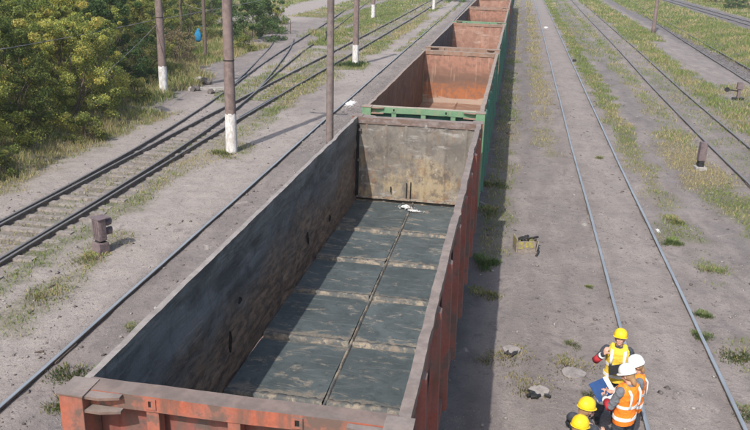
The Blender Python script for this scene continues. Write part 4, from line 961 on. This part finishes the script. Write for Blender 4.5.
WL = [(1, -7.25, 11.3, 1.0, 'green weed tuft between the left rail and the nearest wagon'), (1, -7.1, 10.35, .75, 'smaller weed tuft nearest the corner of the red wagon'), (1, -7.2, 13.0, .5, 'tiny weed sprig right beside the left rail'),
 (2, -9.6, 13.9, .9, 'dry weed patch on the left path, low in the picture'), (1, -9.65, 16.2, 1.0, 'weeds growing at the foot of the small signal'), (1, -10.3, 27.0, 1.1, 'weed tuft at the white foot of the thick pole'), (3, -10.5, 51.5, 1.7, 'lush green tuft round the foot of the pole with white foot'),
 (3, -.2, 18.3, .75, 'green clump in the wagon shadow, farther of two'), (1, -.28, 16.3, .8, 'darker clump in the wagon shadow, nearer of two'), (2, .02, 13.3, .6, 'wisp of straw lying in the wagon shadow'), (1, -.15, 22.5, 1.0, 'leafy clump along the wagon in shade below the green wagon'), (1, -.2, 25.5, 1.0, 'far leafy clump along the shaded foot of the wagons'),
 (3, 4.75, 21.0, .62, 'round green weed beside the right rail of the dusty track'), (1, 4.9, 23.0, .9, 'weed patch upper right of the round green weed'), (1, 5.25, 19.1, .8, 'sparse weeds on the grey lane right of the dusty track'), (0, 4.25, 15.3, .55, 'green weed growing over the right rail near the workers'), (0, 4.5, 16.3, .5, 'small weed next to the right rail, above the one on it'), (1, 4.95, 14.7, 1.0, 'weed patch at the right edge near the bottom'), (1, 4.35, 12.5, .6, 'scrappy weeds beside the right rail at the bottom edge'),
 (2, 1.45, 13.45, .9, 'dry weeds round the pale round cover'), (2, .4, 13.5, .8, 'dry weeds round the concrete lump by the shadow'), (2, .85, 12.5, .8, 'dry weeds round the tilted cover'), (1, 1.7, 14.4, .4, 'short weeds above the round pale cover'), (1, 1.85, 12.6, .4, 'short weeds below the round pale cover'), (1, 3.5, 30.2, .5, 'tiny weed between the rails of the dusty track'), (0, 2.2, 17.4, .25, 'tiny brown green sprout on the bare ground near the box')]
for i, (v, x_, y_, s_, lb) in enumerate(WL):
    t = empty('weed', (x_, y_, float(gz(x_, y_))), i*1.1, lb, 'weed', 'weeds on the bare ground'); t.scale = (s_, s_, s_)
    link('leaves', WM[v], t); link('stalks', wst, t)

# ------------------------------------------------------------------ people
def cloth(name, col, rough=.85):
    g = G(name); v = g.vec(rand=False); n1 = g.noise(v, 9, 5, .6); n2 = g.noise(v, 120, 3, .6)
    return g.out(g.mix(g.ramp(n1, .3, .7), tuple(c*.8 for c in col), col), rough, g.math('ADD', n1, g.math('MULTIPLY', n2, .2)), .35, .015)
SKIN = cloth('skin', (.52, .31, .23), .55); HAIR = cloth('hair_fair', (.30, .18, .09)); DKCLOTH = cloth('dark_work_cloth', (.045, .05, .062)); GREYCLOTH = cloth('grey_work_cloth', (.13, .14, .155))
REDCLOTH = cloth('red_cloth', (.42, .03, .04)); VY = cloth('yellow_vest', (.68, .48, .05)); VO = cloth('orange_vest', (.90, .22, .02)); TAPE = cloth('reflective_tape', (.72, .72, .70), .4)
HY = cloth('yellow_helmet', (.80, .53, .02), .45); HW = cloth('white_helmet', (.72, .72, .71), .45); BOOT = cloth('black_boot', (.015, .015, .016), .6); FBLUE = cloth('blue_folder', (.03, .075, .2), .5); PAPER = cloth('white_paper', (.8, .8, .79)); TAB = cloth('dark_tablet', (.02, .022, .025), .3); LILAC = cloth('pale_cloth', (.5, .48, .55)); EYE = cloth('eye_dark', (.03, .02, .015), .3); LIP = cloth('lip', (.40, .15, .12))
def remesh(name, bm, voxel, mats, parent, smooth_it=3, fold=0):
    me = bpy.data.meshes.new(name); bm.to_mesh(me); bm.free(); o = bpy.data.objects.new(name, me); C.objects.link(o)
    m = o.modifiers.new('r', 'REMESH'); m.mode = 'VOXEL'; m.voxel_size = voxel; m.use_smooth_shade = True
    s = o.modifiers.new('s', 'SMOOTH'); s.iterations = smooth_it; s.factor = .5
    dg = bpy.context.evaluated_depsgraph_get(); me2 = bpy.data.meshes.new_from_object(o.evaluated_get(dg)); me2.name = name
    bpy.data.objects.remove(o); bpy.data.meshes.remove(me)
    if fold:
        n_ = len(me2.vertices); co = np.zeros(n_*3, np.float32); nr = np.zeros(n_*3, np.float32); me2.vertices.foreach_get('co', co); me2.vertices.foreach_get('normal', nr); co = co.reshape(-1, 3); nr = nr.reshape(-1, 3)
        f_ = fbm(co[:, 0]*9+co[:, 2]*6, co[:, 2]*13+co[:, 1]*10, 3, 3)-.5; f2 = np.abs(fbm(co[:, 0]*14-co[:, 1]*9, co[:, 2]*22, 11, 2)-.5)
        co = co+nr*(fold*(f_*1.6-f2*1.3))[:, None]; me2.vertices.foreach_set('co', co.astype(np.float32).ravel()); me2.update()
    me2.materials.clear()
    for q in (mats if isinstance(mats, list) else [mats]): me2.materials.append(q)
    me2.shade_smooth(); return link(name, me2, parent)
def limb(bm, a, b, c, r): tube(bm, [a, Vector(a).lerp(b, .35), b, Vector(b).lerp(c, .3), c], [r[0], r[0]*.5+r[1]*.55, r[1], r[1]*.6+r[2]*.5, r[2]], 12, round_cap=True)
def hand(bm, wrist, d, nrm, thumb, curl):
    # palm, four fingers of unequal length and a thumb from the palm's side
    d = Vector(d).normalized(); nrm = (Vector(nrm)-d*Vector(nrm).dot(d)).normalized(); sd_ = d.cross(nrm)*thumb; W0 = Vector(wrist)
    loft(bm, [(W0, sd_*.026, nrm*.02), (W0+d*.035, sd_*.038, nrm*.018), (W0+d*.085, sd_*.042, nrm*.014)], 12)
    for i, (o, L) in enumerate(((.030, .070), (.010, .080), (-.011, .074), (-.031, .058))):
        p0 = W0+d*.075+sd_*o; a = curl; p1 = p0+(d*math.cos(a*.5)+nrm*math.sin(a*.5))*L*.5; p2 = p1+(d*math.cos(a*1.3)+nrm*math.sin(a*1.3))*L*.32; p3 = p2+(d*math.cos(a*1.9)+nrm*math.sin(a*1.9))*L*.25
        tube(bm, [p0, p1, p2, p3], [.0095, .009, .0085, .0075], 8, round_cap=True)
    p0 = W0+d*.025+sd_*.026; p1 = p0+(d*.6+sd_*.7+nrm*.3).normalized()*.042; p2 = p1+(d*.9+sd_*.2+nrm*.5*curl).normalized()*.034
    tube(bm, [p0, p1, p2], [.013, .011, .009], 8, round_cap=True)
def person(x, y, face, label, arms, legs, vest, helmet, jacket=GREYCLOTH, cuff=None, scale=1., nod=0., turn=0., hair=True, trs=DKCLOTH, lean=(0, 0), gloves=False, knee_tape=False):
    # local frame: facing -Y, right hand at -X
    rz = math.atan2(face[0], -face[1]); root = empty('person', (x, y, float(gz(x, y))+.015), rz, label, 'person', 'workers in helmets standing by the rails'); root.scale = (scale,)*3
    X = Vector((1, 0, 0)); Yv = Vector((0, 1, 0)); lx, ly = lean
    def T(z): t = (z-.9)/.55; return Vector((lx*t, ly*t, z))
    def torso(bm, g, z0=.80, z1=1.44, neck=True):
        prof = [(.80, .155, .105), (.88, .165, .112), (.96, .155, .108), (1.06, .142, .102), (1.16, .150, .108), (1.27, .170, .115), (1.35, .182, .105), (1.405, .165, .085), (1.44, .09, .062)]
        rg = [(T(z), X*(a+g), Yv*(b+g)) for z, a, b in prof if z0-.001 <= z <= z1+.001]; loft(bm, rg, 22)
    hd = T(1.575)+Vector((0, -.02-nod*.06, -nod*.015)); fwd = Vector((math.sin(turn), -math.cos(turn), -nod)).normalized(); sdv = fwd.cross(Vector((0, 0, 1))).normalized(); upv = sdv.cross(fwd)
    sh = {-1: T(1.375)+Vector((-.185, 0, 0)), 1: T(1.375)+Vector((.185, 0, 0))}; hp = {-1: Vector((-.09, 0, .88)), 1: Vector((.09, 0, .88))}
    # body
    bm = NB(); torso(bm, 0)
    tube(bm, [T(1.40), T(1.47), hd-upv*.05], [.062, .054, .055], 12, round_cap=True)
    M = Matrix((sdv, -fwd, upv)).transposed().to_4x4(); M.translation = hd
    def hp_(c, r, s=2):
        vs0 = ball(bm, (0, 0, 0), r, s)
        for v in vs0: v.co = M @ (v.co+Vector(c))
    hp_((0, .012, .03), (.076, .095, .10), 3); hp_((0, -.02, -.035), (.058, .068, .075), 3); hp_((0, -.055, -.085), (.03, .025, .025)); hp_((0, -.092, -.012), (.012, .018, .022)); hp_((-.078, .012, -.008), (.012, .018, .03)); hp_((.078, .012, -.008), (.012, .018, .03))
    hp_((-.033, -.075, -.022), (.022, .016, .018)); hp_((.033, -.075, -.022), (.022, .016, .018))
    for s in (-1, 1):
        el, wr, hdir, hn, curl = arms[s]; limb(bm, sh[s], Vector(el), Vector(wr), (.05, .041, .03)); hand(bm, Vector(wr), hdir, hn, s, curl)
        kn, an = legs[s]; limb(bm, hp[s], Vector(kn), Vector(an), (.082, .058, .042))
        a = Vector(an); tube(bm, [a+Vector((0, .04, -.03)), a+Vector((0, -.05, -.045)), a+Vector((0, -.14, -.055))], [.036, .036, .026], 10, round_cap=True)
    remesh('body', bm, .0085, SKIN, root, 2)
    # face
    for s in (-1, 1):
        bm = NB(); vs0 = ball(bm, (0, 0, 0), (.0105, .006, .006), 2)
        for v in vs0: v.co = M @ (v.co+Vector((s*.032, -.0835, .012)))
        obj('eye', bm, EYE, root, smooth=True)
    bm = NB(); vs0 = ball(bm, (0, 0, 0), (.022, .006, .006), 2)
    for v in vs0: v.co = M @ (v.co+Vector((0, -.088, -.055)))
    obj('mouth', bm, LIP, root, smooth=True)
    if hair:
        bm = NB(); vs0 = ball(bm, (0, 0, 0), (.086, .085, .095), 3)
        for v in vs0: v.co = M @ (v.co+Vector((0, .034, .005)))
        vs0 = ball(bm, (0, 0, 0), (.05, .04, .09), 2)
        for v in vs0: v.co = M @ (v.co+Vector((0, .085, -.085)))
        remesh('hair', bm, .012, HAIR, root)
    # trousers, boots
    bm = NB(); loft(bm, [((0, 0, .80), X*.15, Yv*.105), ((0, 0, .88), X*.185, Yv*.13), ((0, 0, .98), X*.165, Yv*.12), ((0, 0, 1.02), X*.155, Yv*.115)], 18)
    for s in (-1, 1):
        kn, an = legs[s]; limb(bm, hp[s], Vector(kn), Vector(an)+Vector((0, 0, .0)), (.102, .08, .072))
    tro = remesh('trousers', bm, .012, trs, root, 2, .022)
    if knee_tape:
        for s in (-1, 1):
            kn, an = Vector(legs[s][0]), Vector(legs[s][1]); bm = NB(); tube(bm, [kn.lerp(an, .12), kn.lerp(an, .27)], [.084, .0845], 14); obj('reflective_band', bm, TAPE, tro, smooth=True)
    for s in (-1, 1):
        a = Vector(legs[s][1]); bm = NB(); tube(bm, [a+Vector((0, .0, .12)), a+Vector((0, 0, .0))], [.062, .056], 12, round_cap=True); tube(bm, [a+Vector((0, .05, -.04)), a+Vector((0, -.06, -.045)), a+Vector((0, -.16, -.05))], [.048, .05, .04], 12, round_cap=True); remesh('boot', bm, .012, BOOT, root)
    # jacket with sleeves and collar
    bm = NB(); torso(bm, .02, .88); tube(bm, [T(1.40), T(1.465)], [.085, .072], 14)
    for s in (-1, 1):
        el, wr = Vector(arms[s][0]), Vector(arms[s][1]); limb(bm, sh[s], el, el.lerp(wr, .93), (.073, .060, .047))
    jk = remesh('jacket', bm, .011, jacket, root, 2, .022)
    for s in (-1, 1):
        el, wr = Vector(arms[s][0]), Vector(arms[s][1])
        if cuff: 
            bm = NB(); tube(bm, [el.lerp(wr, -.05), el.lerp(wr, .5)], [.066, .06], 14, round_cap=False); obj('sleeve_panel', bm, cuff, jk, smooth=True)
        bm = NB(); tube(bm, [el.lerp(wr, .62), el.lerp(wr, .75)], [.0585, .055], 14); obj('reflective_band', bm, TAPE, jk, smooth=True)
        if gloves:
            bm = NB(); d = Vector(arms[s][2]).normalized(); hand(bm, wr, d, arms[s][3], s, arms[s][4]); g_ = remesh('glove', bm, .006, BOOT, root, 1); 
    if vest:
        bm = NB(); torso(bm, .040, .80, 1.44)
        for s in (-1, 1): tube(bm, [T(1.36)+Vector((s*.10, -.06, .05)), T(1.43)+Vector((s*.10, 0, .02)), T(1.36)+Vector((s*.10, .07, .05))], .045, 10, round_cap=True)
        # neckline
        ve = remesh('vest', bm, .011, vest, root, 2, .014)
        for z0 in (.90, 1.10):
            bm = NB(); rg = []
            for dz in (0, .025, .05):
                z = z0+dz; prof = np.interp(z, [.80, .88, .96, 1.06, 1.16, 1.27], [.155, .165, .155, .142, .150, .170]); pd = np.interp(z, [.80, .88, .96, 1.06, 1.16, 1.27], [.105, .112, .108, .102, .108, .115])
                rg.append((T(z), X*(float(prof)+.0455), Yv*(float(pd)+.0455)))
            loft(bm, rg, 28, True); obj('reflective_band', bm, TAPE, ve, smooth=False)
        for s in (-1, 1):
            bm = NB(); pts = []
            for (z, o) in ((1.13, -.158), (1.25, -.163), (1.35, -.155), (1.42, -.10), (1.455, -.03), (1.455, .03), (1.42, .10), (1.35, .158), (1.25, .165), (1.13, .158)): pts.append(T(z)+Vector((s*.105, o*.94, 0)))
            rg = [(p, Vector((.026, 0, 0)), Vector((0, .012 if abs(p.z-1.455) > .01 else .02, .012))) for p in pts]; loft(bm, rg, 8); obj('reflective_band', bm, TAPE, ve, smooth=True)
    # helmet: shell, peak, ridge
    bm = NB(); prof = [(.118, 0), (.121, .012), (.118, .04), (.108, .075), (.088, .105), (.06, .125), (.03, .134), (.004, .137)]; lathe(bm, prof, 28)
    for v in bm.verts: v.co = M @ (Vector((v.co.x*.93, v.co.y*1.1+.012, v.co.z+.048)))
    hs = obj('helmet', bm, helmet, root, smooth=True)
    bm = NB(); n_ = 20; top_ = []; 
    for i in range(n_):
        a = 2*math.pi*i/n_; fr = max(0, -math.sin(a)); r_ = .012+.034*fr**1.5
        cx, cy = math.cos(a), math.sin(a); top_.append([(cx*.107, cy*.127+.012, .052), (cx*(.107+r_), cy*(.127+r_)+.012, .045-.012*fr), (cx*(.107+r_), cy*(.127+r_)+.012, .040-.012*fr), (cx*.107, cy*.127+.012, .043)])
    vv = [[bm.verts.new(M @ Vector(p)) for p in r_] for r_ in top_]
    for i in range(n_):
        for q in range(4): bm.faces.new((vv[i][q], vv[(i+1) % n_][q], vv[(i+1) % n_][(q+1) % 4], vv[i][(q+1) % 4]))
    bmesh.ops.recalc_face_normals(bm, faces=bm.faces[:]); obj('brim', bm, helmet, hs, smooth=False)
    for o in (-.03, 0, .03):
        bm = NB(); tube(bm, [M @ Vector((o, .012+.125*math.cos(a), .048+.132*math.sin(a)*(1-abs(o)*1.1))) for a in np.linspace(.45, 2.7, 12)], .009, 6, round_cap=True); obj('ridge', bm, helmet, hs, smooth=True)
    return root
STAND = {-1: ((-.10, -.02, .48), (-.11, .0, .085)), 1: ((.10, -.03, .48), (.11, -.02, .085))}
# woman in the yellow vest, hand raised
person(2.06, 11.72, (-.10, -1), 'person in yellow vest and yellow helmet facing the camera with one hand raised',
   {-1: ((-.35, -.10, 1.17), (-.23, -.20, 1.36), (.25, -.1, 1), (0.5, .8, .1), .9), 1: ((.25, -.10, 1.08), (.06, -.26, 1.10), (-1, -.25, .1), (0, .6, 1), .6)},
   {-1: ((-.15, -.10, .48), (-.20, -.06, .085)), 1: ((.08, -.02, .48), (.09, .06, .085))}, VY, HY, DKCLOTH, REDCLOTH, .95, -.32, -.1, knee_tape=True)
# worker with the folder, back to the camera
person(2.05, 10.45, (-.72, .7), 'person in orange vest and white helmet seen from behind, holding a blue folder',
   {-1: ((-.27, -.06, 1.10), (-.10, -.30, 1.12), (.6, -.7, .1), (.2, .2, 1), .7), 1: ((.27, -.08, 1.10), (.13, -.31, 1.12), (-.6, -.7, .1), (-.2, .2, 1), .7)}, STAND, VO, HW, GREYCLOTH, REDCLOTH, .98, .45, .1)
person(2.24, 10.93, (-.95, -.1), 'person in orange vest and white helmet half hidden between two colleagues',
   {-1: ((-.27, -.02, 1.10), (-.14, -.22, 1.05), (.4, -.9, 0), (.3, .2, 1), .7), 1: ((.26, -.02, 1.10), (.18, -.18, 1.02), (-.3, -.9, -.2), (-.3, .2, 1), .7)}, STAND, VO, HW, GREYCLOTH, None, .95, .35, .0)
person(1.33, 9.40, (.7, .75), 'person in yellow helmet with black gloves at the bottom, farther of two',
   {-1: ((-.27, -.04, 1.12), (-.13, -.26, 1.15), (.3, -.9, .1), (.3, .2, 1), .8), 1: ((.29, -.10, 1.15), (.20, -.34, 1.22), (-.2, -1, .15), (-.3, .2, 1), .8)}, STAND, None, HY, DKCLOTH, None, .99, .2, 0, gloves=True)
person(1.22, 8.96, (.55, .85), 'person in yellow helmet and yellow vest cut by the bottom edge, nearest the camera',
   {-1: ((-.27, .0, 1.10), (-.2, -.22, 1.0), (.3, -.9, 0), (.3, .2, 1), .6), 1: ((.27, .0, 1.10), (.2, -.22, 1.0), (-.3, -.9, 0), (-.3, .2, 1), .6)}, STAND, VY, HY, LILAC, None, .99, .2, 0)
# things held
def at_local(p, q): return p.matrix_basis @ Vector(q)
pl_ = [o for o in C.objects if o.name.startswith('person') and o.parent is None]
def held(name, label, cat, pr, loc, rot): return empty(name, at_local(pr, loc), 0, label, cat)
p3 = pl_[1]; f = empty('folder', at_local(p3, (0.04, -.40, 1.17)), p3.rotation_euler.z, 'open blue folder with white sheets held by the orange vested worker', 'folder'); f.rotation_euler = (R(-42), 0, p3.rotation_euler.z)
bm = NB(); box(bm, -.21, .0, -.15, .15, -.008, 0); obj('cover', bm, FBLUE, f); bm = NB(); box(bm, .003, .21, -.15, .15, -.008, 0); obj('cover', bm, FBLUE, f)
bm = NB(); box(bm, -.205, -.11, -.155, .165, .001, .006); obj('sheet', bm, PAPER, f); bm = NB(); box(bm, -.16, .12, .125, .175, .0065, .009); obj('sheet', bm, PAPER, f)
p1 = pl_[0]; f = empty('tablet', at_local(p1, (.0, -.31, 1.16)), 0, 'dark tablet held by the person in the yellow vest', 'tablet'); f.rotation_euler = (R(25), R(-20), p1.rotation_euler.z)
bm = NB(); box(bm, -.13, .13, -.09, .09, 0, .012); obj('case', bm, TAB, f, bevel=.004); bm = NB(); box(bm, -.115, .115, -.075, .075, .0125, .0135); obj('screen', bm, BOOT, f)

# ------------------------------------------------------------------ thin haze added over the yard, a pale veil that lifts the darks
bm = NB(); box(bm, -950, 950, -350, 1650, -3, 16); hz = bpy.data.materials.new('haze'); hz.use_nodes = True
hz.node_tree.nodes.remove(hz.node_tree.nodes['Principled BSDF']); pv = hz.node_tree.nodes.new('ShaderNodeVolumePrincipled')
pv.inputs['Color'].default_value = (.92, .94, 1, 1); pv.inputs['Density'].default_value = .0005; pv.inputs['Anisotropy'].default_value = .2
hz.node_tree.links.new(pv.outputs[0], hz.node_tree.nodes['Material Output'].inputs['Volume'])
tag(obj('haze', bm, hz), 'thin pale haze added as a veil over the whole yard', 'haze', kind='stuff')
